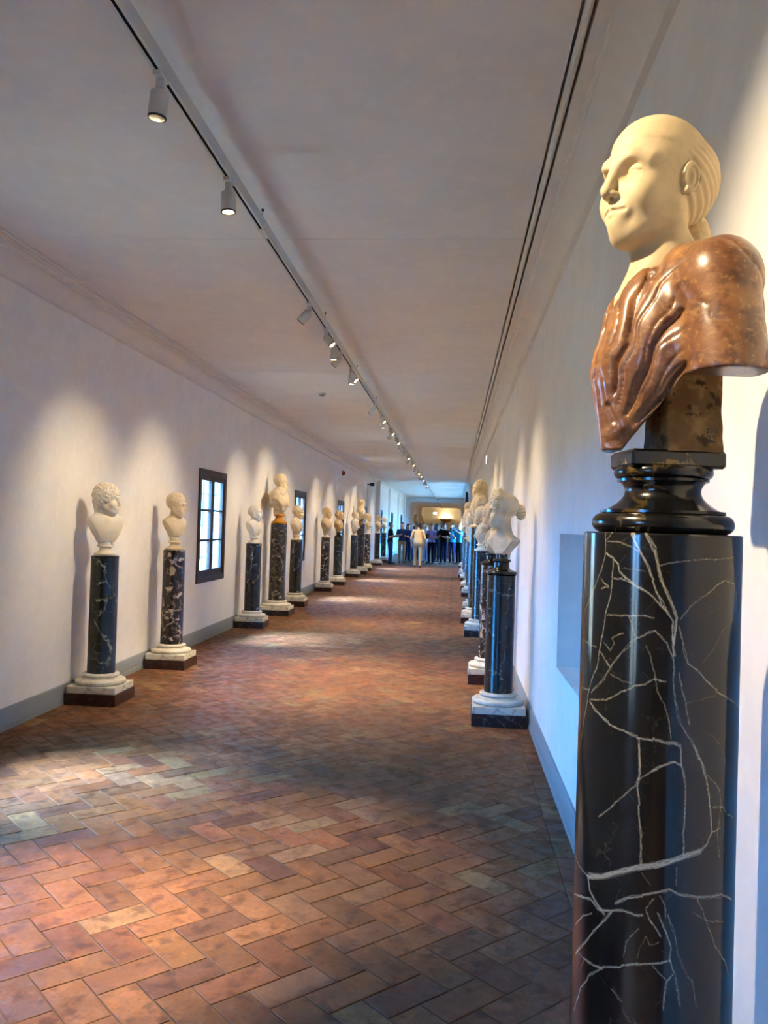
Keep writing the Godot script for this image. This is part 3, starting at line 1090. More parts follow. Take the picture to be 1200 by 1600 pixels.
				c = smin(c, boxd(p - Vector3(0, 0.155, -0.015), Vector3(0.045, 0.075, 0.04), 0.01), 0.02)
			else:
				# draped: cloak over the left shoulder, cuirass or tunic in folds
				c = ell(p - Vector3(0, 0.235, -0.004), Vector3(0.186, 0.142, 0.086))
				c = smin(c, cap(Vector3(absf(p.x), p.y, p.z), Vector3(0.05, 0.330, -0.02), Vector3(0.165, 0.285, -0.024), 0.046, 0.054), 0.03)
				c = smin(c, cap(Vector3(absf(p.x), p.y, p.z), Vector3(0.168, 0.285, -0.024), Vector3(0.182, 0.215, -0.026), 0.054, 0.052), 0.02)
				c = smax(c, -(p.y - 0.112 - maxf(0.0, absf(p.x) - 0.05) * 0.85), 0.014)
				c = smax(c, -ell(p - Vector3(0, 0.16, -0.15), Vector3(0.14, 0.15, 0.11)), 0.01)
				if absf(c) < 0.03:
					var s := Vector2(p.x - 0.15, p.y - 0.40)
					c += (0.015 * pow(1.0 - absf(sin(s.angle() * 8.0 + waves.get_noise_3dv(p * 0.3) * 1.2)), 2.0) - 0.006) * smoothstep(0.02, 0.12, s.length())
				var sash := cap(p, Vector3(0.10, 0.355, 0.005), Vector3(-0.06, 0.19, 0.098), 0.026, 0.018)
				c = smin(c, sash + 0.003 * sin((p.x + p.y) * 230.0), 0.008)
				c = smin(c, boxd(p - Vector3(0, 0.150, -0.015), Vector3(0.05, 0.075, 0.045), 0.01), 0.02)
			d = smin(d, c * cs, 0.022)
			p = full
		return d

func small_socle(h: float, r: float) -> ArrayMesh:
	# turned foot: base roll, hollow, upper roll, top disc
	var k := h / 0.105
	var pr := [Vector2(0.0, 0.0), Vector2(r * 0.94, 0.0)]
	pr.append_array(arc(r * 0.86, 0.012 * k, 0.012 * k, -70, 90, 6))
	pr.append(Vector2(r * 0.80, 0.026 * k))
	for i in 7:
		var t := i / 6.0
		pr.append(Vector2(r * (0.80 - 0.30 * sin(t * PI * 0.62)), (0.026 + 0.044 * t) * k))
	pr.append(Vector2(r * 0.53, 0.074 * k))
	pr.append_array(arc(r * 0.60, 0.084 * k, 0.010 * k, -80, 90, 6))
	pr.append(Vector2(r * 0.5, 0.096 * k))
	pr.append(Vector2(r * 0.5, 0.140 * k))
	pr.append(Vector2(0.0, 0.140 * k))
	return lathe(pr, 28)

# ---------------------------------------------------------------- the draped woman
func hero_head_field() -> Callable:
	var grain := noise(FastNoiseLite.TYPE_SIMPLEX_SMOOTH, 60.0, 5, 2)
	return func(p: Vector3) -> float:
		var d := 1.0
		var h := turned(p - Vector3(0, 0.640, 0.034), 0.40, -0.02) / 0.995
		if p.y > 0.48:
			d = sd_head(h, true)
			# close cap over the skull, a hair's breadth proud
			var c := ell(h - Vector3(0, 0.039, -0.016), Vector3(0.0785, 0.0948, 0.1030))
			c = smax(c, 0.052 + 0.16 * h.z - h.y, 0.008)
			d = smin(d, c, 0.003)
			# hair swept back behind the ear from a sharp lock
			var q := Vector3(absf(h.x), h.y, h.z)
			var b := ell(h - Vector3(0, 0.020, -0.046), Vector3(0.0845, 0.090, 0.088))
			b = smax(b, (h.y - 0.030) * 0.66 + (h.z + 0.004) * 0.75, 0.003)
			b = smax(b, h.z + 0.012, 0.004)
			b = smax(b, -ell(q - Vector3(0.088, -0.006, -0.008), Vector3(0.034, 0.037, 0.027)), 0.005)
			b = smax(b, -(h.y + 0.062 - (h.z + 0.05) * 0.4), 0.012)
			if absf(b) < 0.012:
				b += 0.0013 * sin((h.y * 0.75 - h.z * 0.66) * 420.0)
			d = smin(d, b, 0.004)
			# hanging chignon
			var bun := ell(h - Vector3(0, -0.080, -0.104), Vector3(0.036, 0.052, 0.031))
			if absf(bun) < 0.01: bun += 0.0012 * grain.get_noise_3dv(h)
			d = smin(d, bun, 0.006)
			d *= 0.995
		# neck and the upper breast that shows in the neckline
		d = smin(d, cap(p, Vector3(0, 0.57, 0.022), Vector3(0, 0.48, 0.002), 0.0485, 0.054), 0.022)
		d = smin(d, cap(Vector3(absf(p.x), p.y, p.z), Vector3(0.046, 0.555, 0.006), Vector3(0.012, 0.455, 0.056), 0.016, 0.013), 0.018)
		d = smin(d, cap(p, Vector3(0, 0.49, 0.005), Vector3(0, 0.425, 0.070), 0.058, 0.030), 0.03)
		return d

func hero_dress_field() -> Callable:
	var wob := noise(FastNoiseLite.TYPE_SIMPLEX_SMOOTH, 7.0, 15, 2)
	return func(p: Vector3) -> float:
		var q := Vector3(absf(p.x), p.y, p.z)
		var d := ell(p - Vector3(0, 0.335, 0.004), Vector3(0.140, 0.178, 0.116))
		d = smin(d, cap(q, Vector3(0.050, 0.468, -0.020), Vector3(0.138, 0.446, -0.034), 0.048, 0.058), 0.05)
		d = smin(d, cap(q, Vector3(0.152, 0.425, -0.036), Vector3(0.170, 0.26, -0.040), 0.060, 0.063), 0.035)
		d = smin(d, cap(p, Vector3(0, 0.285, 0.056), Vector3(0, 0.150, 0.080), 0.074, 0.037), 0.05)
		if absf(d) < 0.04:
			# folds gathered at the girdle and fanning out to the shoulder, measured round the body
			var round_ := atan2(p.x, p.z + 0.05) * 0.115
			var s := Vector2(round_ - 0.012, p.y - 0.155)
			var r := s.length()
			var a := atan2(s.x, s.y)
			var n := wob.get_noise_3dv(p * 1.1)
			var arm := smoothstep(0.115, 0.165, q.x)
			var keep := smoothstep(0.02, 0.12, r) * (1.0 - arm) * smoothstep(-0.07, -0.02, p.z) * (1.0 - 0.7 * smoothstep(0.85, 1.15, absf(a)))
			var t := a * 11.5 + n * 0.8 + r * 2.5 + (0.35 if p.x > 0.0 else 1.5)
			d += (0.0135 * pow(1.0 - absf(sin(t)), 3.2) - 0.002) * keep
			d += 0.0032 * pow(1.0 - absf(sin(a * 27.0 + n * 2.5 + r * 6.0)), 3.0) * keep
			# slack pleats round the upper arm
			d += 0.0022 * pow(1.0 - absf(sin((p.y * 0.55 - p.z * 0.95) * 30.0 + n * 1.0 + 0.6)), 4.0) * arm
		# band falling down the middle
		d = smin(d, cap(p, Vector3(0.000, 0.40, 0.098), Vector3(0.006, 0.28, 0.124), 0.012, 0.013), 0.006)
		d = smin(d, cap(p, Vector3(0.006, 0.28, 0.124), Vector3(0.008, 0.150, 0.108), 0.013, 0.012), 0.006)
		# knot
		d = smin(d, cap(p, Vector3(0.020, 0.180, 0.104), Vector3(0.048, 0.190, 0.070), 0.013, 0.012), 0.008)
		d = smin(d, cap(p, Vector3(0.040, 0.240, 0.108), Vector3(0.046, 0.190, 0.090), 0.009, 0.010), 0.006)
		d = smax(d, -cap(p, Vector3(0.034, 0.225, 0.120), Vector3(0.040, 0.200, 0.108), 0.008, 0.006), 0.006)
		# opening of the neck
		d = smax(d, -cap(p, Vector3(0, 0.60, 0.008), Vector3(0, 0.47, 0.014), 0.074, 0.060), 0.006)
		d = smax(d, -cap(p, Vector3(0, 0.50, 0.03), Vector3(0, 0.415, 0.100), 0.060, 0.024), 0.006)
		# rolled edge and the first deep pleat beside it
		d = smin(d, cap(q, Vector3(0.066, 0.498, -0.014), Vector3(0.056, 0.462, 0.044), 0.010, 0.010), 0.006)
		d = smin(d, cap(q, Vector3(0.056, 0.462, 0.044), Vector3(0.010, 0.400, 0.106), 0.010, 0.009), 0.006)
		d = smin(d, cap(q, Vector3(0.088, 0.494, -0.026), Vector3(0.078, 0.435, 0.054), 0.010, 0.012), 0.006)
		d = smin(d, cap(q, Vector3(0.078, 0.435, 0.054), Vector3(0.026, 0.330, 0.112), 0.012, 0.010), 0.006)
		# edges: the sleeves cut level, the breast running down and forward to a point
		var lim := clampf(0.148 + (0.088 - p.z) * 1.75, 0.148, 0.318)
		lim = lerpf(lim, 0.268, smoothstep(0.118, 0.142, q.x))
		d = smax(d, lim - p.y, 0.006)
		# hollow behind
		d = smax(d, -ell(p - Vector3(0, 0.22, -0.045), Vector3(0.105, 0.150, 0.105)), 0.008)
		d = smax(d, -p.z - 0.118, 0.01)
		return d

func hero_back_field() -> Callable:
	var wob := noise(FastNoiseLite.TYPE_SIMPLEX_SMOOTH, 22.0, 25, 3)
	return func(p: Vector3) -> float:
		var w := 0.050 + 0.012 * pow(absf(p.y - 0.26) / 0.11, 2.0)
		var d := boxd(p - Vector3(0, 0.27, -0.034), Vector3(w, 0.125, 0.054), 0.008)
		if absf(d) < 0.02: d += 0.0022 * wob.get_noise_3dv(p)
		return d

func build_hero(at: Vector3):
	var t := thing("draped_bust", "large bust of a woman with a cream head and polished brown drapery", "bust", at, deg_to_rad(-82.0))
	var hd := obj("head", nets(hero_head_field(), Vector3(-0.13, 0.40, -0.17), Vector3(0.13, 0.84, 0.18), 0.0025)[0], M.hero_head, t)
	hd.set_meta("label", "smooth cream marble head with hair drawn into a chignon")
	var dr := obj("drapery", nets(hero_dress_field(), Vector3(-0.27, 0.13, -0.12), Vector3(0.27, 0.54, 0.17), 0.0036)[0], M.alabaster, t)
	dr.set_meta("label", "polished brown alabaster drapery in diagonal folds")
	var bk := obj("back_support", nets(hero_back_field(), Vector3(-0.09, 0.13, -0.11), Vector3(0.09, 0.42, 0.05), 0.005)[0], M.rough_back, t)
	bk.set_meta("label", "rough stone support behind the drapery")
	for e in [["no", 0.186], ["22", 0.170]]:
		var tm := TextMesh.new()
		var f := SystemFont.new()
		f.font_names = PackedStringArray(["Droid Serif"])
		tm.font = f
		tm.text = e[0]
		tm.font_size = 32
		tm.pixel_size = 0.00052
		tm.depth = 0.001
		var tx := obj("numeral", tm, M.lamp_black, bk)
		tx.position = Vector3(0.0630, e[1], -0.062)
		tx.rotation = Vector3(0, PI / 2, 0)
	var pr := [Vector2(0.0, 0.0), Vector2(0.112, 0.0)]
	pr.append_array(arc(0.108, 0.0175, 0.0175, -75, 88, 9))
	pr.append_array([Vector2(0.110, 0.036), Vector2(0.110, 0.041), Vector2(0.102, 0.041)])
	for i in 11:
		var k := i / 10.0
		pr.append(Vector2(0.064 + 0.038 * pow(1.0 - sin(k * PI * 0.5), 1.6) + 0.012 * pow(k, 5.0), 0.041 + 0.053 * k))
	pr.append_array([Vector2(0.081, 0.094), Vector2(0.081, 0.099)])
	pr.append_array(arc(0.076, 0.111, 0.0120, -80, 90, 8))
	pr.append_array([Vector2(0.06, 0.124), Vector2(0.0, 0.124)])
	var so := obj("socle", lathe(pr, 56), M.black_socle, t)
	so.set_meta("label", "turned black marble foot with golden veins")
	obj("block", bevelled(Vector3(-0.062, 0.118, -0.092), Vector3(0.062, 0.150, 0.080), 0.005), M.black_socle, t)

# ---------------------------------------------------------------- columns and busts
func shaft_profile(r: float, h: float) -> Array:
	return [Vector2(0.0, 0.0), Vector2(r * 1.02, 0.0), Vector2(r * 1.02, 0.006), Vector2(r * 1.0, 0.012), Vector2(r * 0.985, h - 0.003), Vector2(r * 0.985 - 0.003, h), Vector2(0.0, h)]

func column(label: String, at: Vector3, r: float, top: float, shaft_mat: Material, plinth_mat: Material, spin: float, group := "") -> Node3D:
	var k := r / 0.118
	var half := 0.222 * k
	var t := thing("marble_column", label, "column", at, 0.0, group)
	obj("plinth", bevelled(Vector3(-half, 0, -half), Vector3(half, 0.098, half), 0.003), plinth_mat, t)
	obj("slab", bevelled(Vector3(-half * 0.955, 0.098, -half * 0.955), Vector3(half * 0.955, 0.156, half * 0.955), 0.003), M.white_marble, t)
	var lo := [Vector2(0.0, 0.156), Vector2(r * 1.70, 0.156)]
	lo.append_array(arc(r * 1.62, 0.178, 0.022, -85, 85, 8))
	lo.append_array([Vector2(r * 1.56, 0.202), Vector2(r * 1.46, 0.203)])
	for i in 5:
		var a := i / 4.0
		lo.append(Vector2(r * (1.40 - 0.16 * sin(a * PI * 0.5)), 0.203 + 0.014 * a))
	lo.append(Vector2(r * 1.26, 0.219))
	lo.append_array(arc(r * 1.20, 0.2335, 0.0145, -85, 88, 8))
	lo.append_array([Vector2(r * 1.1, 0.25), Vector2(0.0, 0.25)])
	obj("base", lathe(lo, 48), M.white_marble, t)
	var sh := obj("shaft", lathe(shaft_profile(r, top - 0.25), 48, 1.6), shaft_mat, t)
	sh.position.y = 0.25
	sh.rotation.y = spin
	return t

func bust(called: String, label: String, at: Vector3, turn: float, fig: Mesh, m: Material, socle: Mesh, socle_mat: Material, size := 1.0, lift := 0.0, group := "") -> Node3D:
	var t := thing(called, label, "bust", at, turn, group)
	var o := obj("figure", fig, m, t)
	o.scale = Vector3.ONE * size
	o.position.y = lift
	var s := obj("socle", socle, socle_mat, t)
	s.scale = Vector3.ONE * size
	return t

func hero_shaft_material() -> StandardMaterial3D:
	# black marble; the pale veins are drawn as broken strokes on the unrolled shaft
	var w := 1024
	var h := 1536
	var im := Image.create(w, h, false, Image.FORMAT_RGB8)
	var cloud := noise(FastNoiseLite.TYPE_SIMPLEX_SMOOTH, 0.006, 201, 5).get_seamless_image(w, h, false, false, 0.1)
	cloud.convert(Image.FORMAT_L8)
	var cb := cloud.get_data()
	var speck := noise(FastNoiseLite.TYPE_SIMPLEX_SMOOTH, 0.16, 202, 2).get_image(w, h)
	speck.convert(Image.FORMAT_L8)
	var sb := speck.get_data()
	var hair := bytes_of(veins(0.009, 203, 70.0), w, h)
	var out := PackedByteArray()
	out.resize(w * h * 3)
	for i in w * h:
		var c := cb[i] / 255.0
		var v := 13.0 + 13.0 * c + (maxf(0.0, sb[i] - 200.0) * 0.45)
		if hair[i] < 7 and c > 0.45: v += (7 - hair[i]) * 7.0 * (c - 0.45) * 2.0
		out[i * 3] = int(v * 1.05); out[i * 3 + 1] = int(v * 1.04); out[i * 3 + 2] = int(v * 0.93)
	im = Image.create_from_data(w, h, false, Image.FORMAT_RGB8, out)
	var g := RandomNumberGenerator.new()
	g.seed = 77
	for line in VEINS:
		var wid: float = line[0]
		var n: int = (line.size() - 1) / 2
		for s in n - 1:
			var a := Vector2(line[1 + s * 2], line[2 + s * 2])
			var b := Vector2(line[3 + s * 2], line[4 + s * 2])
			var pa := Vector2(a.x / TAU * w, (1.0 - a.y / 1.536) * h)
			var pb := Vector2(b.x / TAU * w, (1.0 - b.y / 1.536) * h)
			var steps := int(pa.distance_to(pb) / 1.2) + 1
			var nrm := (pb - pa).orthogonal().normalized()
			# a wide vein is a bundle of threads that part and meet
			var threads := 1 if wid < 3.0 else (2 if wid < 6.0 else (4 if wid < 10.0 else 7))
			var drift := PackedFloat32Array()
			for z in threads: drift.append(g.randf_range(-0.5, 0.5) * wid * 0.5 * minf(threads - 1, 1))
			for k in steps:
				var p := pa.lerp(pb, float(k) / steps)
				if wid >= 6.0: stroke(im, p, wid * 0.42, 0.10, w, h)
				for z in threads:
					var lim := maxf(1.6, wid * 0.55)
					drift[z] = clampf(drift[z] + g.randf_range(-0.5, 0.5), -lim, lim)
					var rr := maxf(0.75, wid / threads * 0.62 * g.randf_range(0.6, 1.2))
					stroke(im, p + nrm * drift[z], rr, g.randf_range(0.35, 0.95), w, h)
				if g.randf() < 0.05 and wid > 2.0:
					# a hair crack leaving the vein
					var q := p
					var dir := nrm.rotated(g.randf_range(-0.9, 0.9)) * (1.0 if g.randf() < 0.5 else -1.0)
					for z in g.randi_range(6, 26):
						q += dir.rotated(g.randf_range(-0.4, 0.4)) * 1.2
						stroke(im, q, 0.6, 0.28, w, h)
	var m := plain(Color.WHITE, 0.12)
	m.albedo_texture = ImageTexture.create_from_image(im)
	return m

func stroke(im: Image, p: Vector2, r: float, a: float, w: int, h: int):
	var x0 := int(floor(p.x - r - 1)); var x1 := int(ceil(p.x + r + 1))
	var y0 := maxi(0, int(floor(p.y - r - 1))); var y1 := mini(h - 1, int(ceil(p.y + r + 1)))
	for y in range(y0, y1 + 1):
		for x in range(x0, x1 + 1):
			var d := Vector2(x, y).distance_to(p)
			var t := clampf(r + 0.5 - d, 0.0, 1.0) * a
			if t <= 0.02: continue
			var xx := posmod(x, w)
			var c := im.get_pixel(xx, y)
			im.set_pixel(xx, y, c.lerp(Color(0.66, 0.63, 0.54), t * 0.62))

func build_columns_and_busts():
	var lx := -3.02
	var rx := 0.40
	# the nearest, tall column; its plinth lies below the picture
	var hero := column("thick black marble column with bold white veins carrying the draped woman", Vector3(0.38, 0, -1.602), 0.1415, 1.6, hero_shaft_material(), M.plinth_black, 0.0)
	build_hero(Vector3(0.38, 1.6, -1.602))
	# figures
	var F := FIG
	for s in FIGURES:
		var d: Dictionary = s[1]
		var b: float = d.get("breadth", 1.0)
		F[s[0]] = nets(bust_field(d), Vector3(-0.25 * b, 0.33 - 0.24 * b, -0.20), Vector3(0.25 * b, 0.66, 0.20), d.get("cell", 0.0065))[0]
	var S := {"low": small_socle(0.105, 0.098), "high": small_socle(0.17, 0.118), "neck": neck_socle()}
	for r in ROW:
		var x: float = (lx if r.side == "L" else rx)
		var at := Vector3(x, 0, r.z)
		column(r.column, at, r.get("r", 0.118), r.get("top", 1.258), M[r.shaft], M[r.get("plinth", "plinth_red")], fmod(absf(r.z) * 1.7, TAU), r.get("column_group", ""))
		var turn: float = (PI / 2 if r.side == "L" else -PI / 2) + r.get("turn", 0.0)
		at.y = r.get("top", 1.258)
		bust(r.get("name", "marble_bust"), r.bust, at, turn, F[r.figure], M[r.get("stone", "statue_cream")], S[r.get("socle", "low")], M[r.get("foot", "statue_cream")], r.get("size", 1.0), r.get("lift", 0.0), r.get("bust_group", ""))

func neck_socle() -> ArrayMesh:
	var pr := [Vector2(0.0, 0.0), Vector2(0.112, 0.0)]
	pr.append_array(arc(0.104, 0.016, 0.014, -80, 80, 6))
	for i in 7:
		var t := i / 6.0
		pr.append(Vector2(0.100 - 0.042 * sin(t * PI * 0.5), 0.032 + 0.022 * t))
	pr.append_array([Vector2(0.056, 0.095), Vector2(0.066, 0.101), Vector2(0.069, 0.110), Vector2(0.066, 0.118), Vector2(0.045, 0.120), Vector2(0.045, 0.16), Vector2(0.0, 0.16)])
	return lathe(pr, 36)

# pale veins of the near column: width, then angle round the shaft and height above its foot
const VEINS := [
	[8, 3.964, 1.348, 4.127, 1.328, 4.279, 1.300, 4.404, 1.269, 4.448, 1.244, 4.502, 1.218, 4.595, 1.190, 4.678, 1.162, 4.663, 1.139, 4.647, 1.116, 4.670, 1.099],
	[5, 3.964, 1.345, 4.085, 1.319, 4.134, 1.290, 4.223, 1.268, 4.330, 1.243, 4.393, 1.220, 4.436, 1.203, 4.539, 1.175, 4.640, 1.153, 4.656, 1.119],
	[9, 3.964, 1.348, 4.048, 1.337, 4.095, 1.325, 4.121, 1.305, 4.156, 1.288],
	[4, 4.000, 1.345, 4.064, 1.310, 4.135, 1.287, 4.201, 1.273],
	[7, 3.964, 1.348, 3.866, 1.336, 3.632, 1.326, 3.557, 1.331, 3.314, 1.323, 3.197, 1.311],
	[3, 3.632, 1.326, 3.505, 1.307],
	[4, 3.509, 1.353, 3.722, 1.349, 3.864, 1.346],
	[3, 3.773, 1.326, 3.734, 1.305, 3.741, 1.281, 3.747, 1.257, 3.678, 1.229, 3.563, 1.203, 3.419, 1.176, 3.196, 1.141],
	[3, 3.771, 1.280, 3.955, 1.280, 4.094, 1.274, 4.224, 1.265, 4.309, 1.248],
	[4.5, 3.762, 1.259, 3.886, 1.251, 3.950, 1.244, 3.978, 1.230, 4.083, 1.220, 4.235, 1.207, 4.358, 1.197, 4.479, 1.181, 4.559, 1.173],
	[2.5, 3.874, 1.250, 3.868, 1.220, 3.837, 1.184, 3.775, 1.153, 3.711, 1.112, 3.685, 1.094, 3.794, 1.081, 3.877, 1.073],
	[2.5, 3.894, 1.219, 4.015, 1.219, 4.150, 1.212, 4.276, 1.204],
	[2.5, 3.681, 1.217, 3.760, 1.209, 3.818, 1.203, 3.686, 1.201],
	[2.5, 3.685, 1.094, 3.645, 1.063, 3.542, 1.041, 3.466, 1.015, 3.381, 0.975, 3.275, 0.931],
	[2.5, 3.803, 1.156, 4.117, 1.159, 4.325, 1.162, 4.424, 1.160],
	[2, 4.117, 1.159, 4.188, 1.125],
	[3.5, 3.549, 1.020, 3.801, 1.052, 3.902, 1.075, 4.189, 1.122, 4.330, 1.133, 4.438, 1.139, 4.568, 1.121, 4.651, 1.096, 4.663, 1.079],
	[2.5, 3.513, 1.007, 3.838, 1.016, 4.009, 1.031, 4.183, 1.045, 4.345, 1.052, 4.442, 1.061, 4.579, 1.059],
	[2, 4.334, 1.113, 4.397, 1.091, 4.441, 1.068, 4.474, 1.043, 4.566, 1.021, 4.620, 0.993, 4.654, 0.965],
	[5, 3.514, 1.004, 3.667, 0.991, 3.874, 0.977, 4.045, 0.970, 4.260, 0.963, 4.440, 0.964, 4.596, 0.960, 4.734, 0.962],
	[4, 4.271, 0.963, 4.286, 0.936, 4.307, 0.909],
	[3.5, 4.663, 1.079, 4.658, 1.056, 4.693, 1.023, 4.749, 0.992, 4.876, 0.969, 4.968, 0.944, 5.089, 0.916],
	[2.5, 4.724, 1.074, 4.759, 1.046, 4.814, 1.023, 4.873, 0.989],
	[4, 4.701, 1.148, 4.767, 1.114, 4.823, 1.089, 4.897, 1.082, 5.058, 1.063, 5.241, 1.042, 5.517, 1.026, 5.767, 1.006],
	[3, 4.718, 1.160, 4.837, 1.180, 5.030, 1.198, 5.200, 1.215, 5.344, 1.223, 5.534, 1.218, 5.620, 1.192, 5.662, 1.168],
	[2, 4.468, 1.244, 4.742, 1.253, 5.064, 1.257, 5.437, 1.261, 5.908, 1.255],
	[1.5, 4.724, 1.349, 4.807, 1.337, 4.863, 1.319],
	[1.5, 4.999, 1.350, 5.171, 1.339, 5.347, 1.329],
	[1.5, 4.429, 1.350, 4.412, 1.338, 4.353, 1.332],
	[1.2, 4.984, 1.086, 5.146, 1.109, 5.303, 1.142, 5.558, 1.157],
	[1.5, 4.824, 1.025, 5.040, 1.033, 5.243, 1.036],
	[1.2, 5.051, 0.980, 5.204, 0.970, 5.356, 0.951, 5.432, 0.926],
	[2.5, 4.429, 0.912, 4.564, 0.924, 4.680, 0.930, 4.782, 0.924],
	[2.5, 4.675, 0.960, 4.756, 0.955, 4.782, 0.921],
	[1.5, 3.880, 1.060, 4.027, 1.052, 4.181, 1.051],
	[2, 3.228, 1.106, 3.634, 1.098],
	[2, 3.757, 1.110, 3.871, 1.098, 3.931, 1.111, 3.892, 1.119, 4.057, 1.130],
	[3, 3.203, 1.020, 3.485, 1.023],
	[2, 3.245, 1.311, 3.395, 1.284],
	[2, 3.896, 1.318, 3.824, 1.291, 3.756, 1.281],
	[1.5, 4.034, 1.239, 4.145, 1.236, 4.311, 1.234],
	[4.5, 4.277, 0.952, 4.294, 0.926, 4.292, 0.903, 4.265, 0.885, 4.295, 0.854, 4.322, 0.815, 4.335, 0.781, 4.349, 0.759],
	[5, 4.921, 0.959, 5.015, 0.933, 5.091, 0.907, 5.147, 0.875, 5.180, 0.843, 5.200, 0.815, 5.139, 0.798, 5.045, 0.788],
	[14, 5.045, 0.788, 4.870, 0.782, 4.670, 0.771, 4.476, 0.762, 4.300, 0.754, 4.092, 0.739, 3.856, 0.722, 3.581, 0.710],
	[4, 3.581, 0.710, 3.401, 0.713, 3.155, 0.724],
	[7, 3.581, 0.710, 3.624, 0.690, 3.757, 0.674, 3.897, 0.661],
	[4, 4.755, 0.959, 4.781, 0.925, 4.828, 0.894, 4.827, 0.846, 4.823, 0.812, 4.829, 0.778],
	[2.5, 3.763, 0.817, 4.001, 0.850, 4.254, 0.886, 4.293, 0.897, 4.487, 0.919, 4.680, 0.930, 4.781, 0.925],
	[6, 3.085, 0.652, 3.472, 0.667, 3.663, 0.674, 3.789, 0.664, 3.993, 0.672, 4.148, 0.679, 4.273, 0.677, 4.383, 0.680],
	[6, 4.036, 0.686, 4.186, 0.701, 4.368, 0.711, 4.523, 0.719, 4.678, 0.727, 4.799, 0.719, 5.014, 0.715, 5.238, 0.712, 5.427, 0.710, 5.696, 0.693],
	[6, 3.993, 0.669, 3.874, 0.648, 3.711, 0.621, 3.544, 0.592, 3.299, 0.559],
	[3.5, 3.686, 0.652, 3.485, 0.635, 3.264, 0.609],
	[4.5, 3.553, 0.568, 3.726, 0.568, 3.892, 0.575, 4.145, 0.589, 4.368, 0.601, 4.582, 0.608, 4.718, 0.613],
	[4, 3.893, 0.572, 3.669, 0.547, 3.490, 0.512, 3.291, 0.460],
	[2.5, 4.411, 0.689, 4.493, 0.668, 4.584, 0.649],
	[4, 4.548, 0.687, 4.651, 0.657, 4.714, 0.633, 4.698, 0.616, 4.762, 0.594, 4.832, 0.540],
	[3, 4.665, 0.686, 4.751, 0.653, 4.797, 0.622, 4.906, 0.591, 4.985, 0.579, 5.051, 0.536],
	[4, 4.742, 0.593, 4.665, 0.581, 4.640, 0.555, 4.634, 0.533],
	[3.5, 5.014, 0.712, 5.114, 0.688, 5.197, 0.661, 5.286, 0.635, 5.502, 0.602, 5.671, 0.561],
	[2, 4.951, 0.692, 5.141, 0.676, 5.481, 0.663],
	[1.5, 4.351, 0.747, 4.462, 0.730],
	[2, 4.751, 0.763, 4.746, 0.732],
	[2, 5.312, 0.881, 5.350, 0.855, 5.300, 0.813, 5.358, 0.771],
	[3.5, 5.204, 0.856, 5.384, 0.854, 5.501, 0.839, 5.725, 0.826],
	[2.5, 5.187, 0.815, 5.359, 0.823],
	[2, 5.343, 0.881, 5.114, 0.910],
	[2, 4.410, 0.692, 4.448, 0.699, 4.505, 0.711],
	[2, 4.562, 0.715, 4.623, 0.702, 4.647, 0.680],
	[1.5, 5.457, 0.791, 5.444, 0.716],
	[2, 4.505, 0.602, 4.664, 0.584],
	[2, 4.020, 0.546, 4.156, 0.533],
	[2, 4.163, 0.605, 4.200, 0.633, 4.337, 0.658],
	[1.5, 4.327, 0.609, 4.344, 0.624, 4.419, 0.647, 4.460, 0.634, 4.575, 0.642],
	[2, 3.477, 0.545, 3.553, 0.568, 3.327, 0.570],
	[2, 3.217, 0.553, 3.206, 0.509],
]

const FIGURES := [
	["curly", {"hair": "curly", "chest": "herm", "cell": 0.0050, "seed": 3, "yaw": 0.72}],
	["short", {"hair": "short", "chest": "herm", "cell": 0.0056, "seed": 5, "yaw": 0.55, "nod": 0.12, "breadth": 0.85}],
	["bald", {"hair": "bald", "chest": "herm", "cell": 0.0065, "seed": 7, "yaw": 0.45, "breadth": 0.95}],
	["general", {"hair": "short", "chest": "draped", "cell": 0.0070, "seed": 9, "breadth": 1.45, "yaw": 0.1}],
	["draped", {"hair": "short", "chest": "draped", "cell": 0.0075, "seed": 11, "breadth": 1.1}],
	["nude", {"hair": "short", "chest": "breast", "cell": 0.0080, "seed": 13, "breadth": 1.2, "yaw": -0.3}],
	["elder", {"hair": "bald", "chest": "draped", "cell": 0.0080, "seed": 15, "breadth": 1.15}],
	["veiled", {"hair": "veil", "chest": "draped", "cell": 0.0070, "seed": 17, "breadth": 1.4}],
	["diadem", {"hair": "diadem", "chest": "wedge", "cell": 0.0046, "seed": 19, "breadth": 0.86, "nod": 0.06, "yaw": -0.62}],
	["bearded", {"hair": "curly", "chest": "draped", "beard": true, "cell": 0.0060, "seed": 21, "breadth": 0.92}],
	["lady", {"hair": "waves", "chest": "draped", "cell": 0.0070, "seed": 23, "breadth": 1.0}],
]
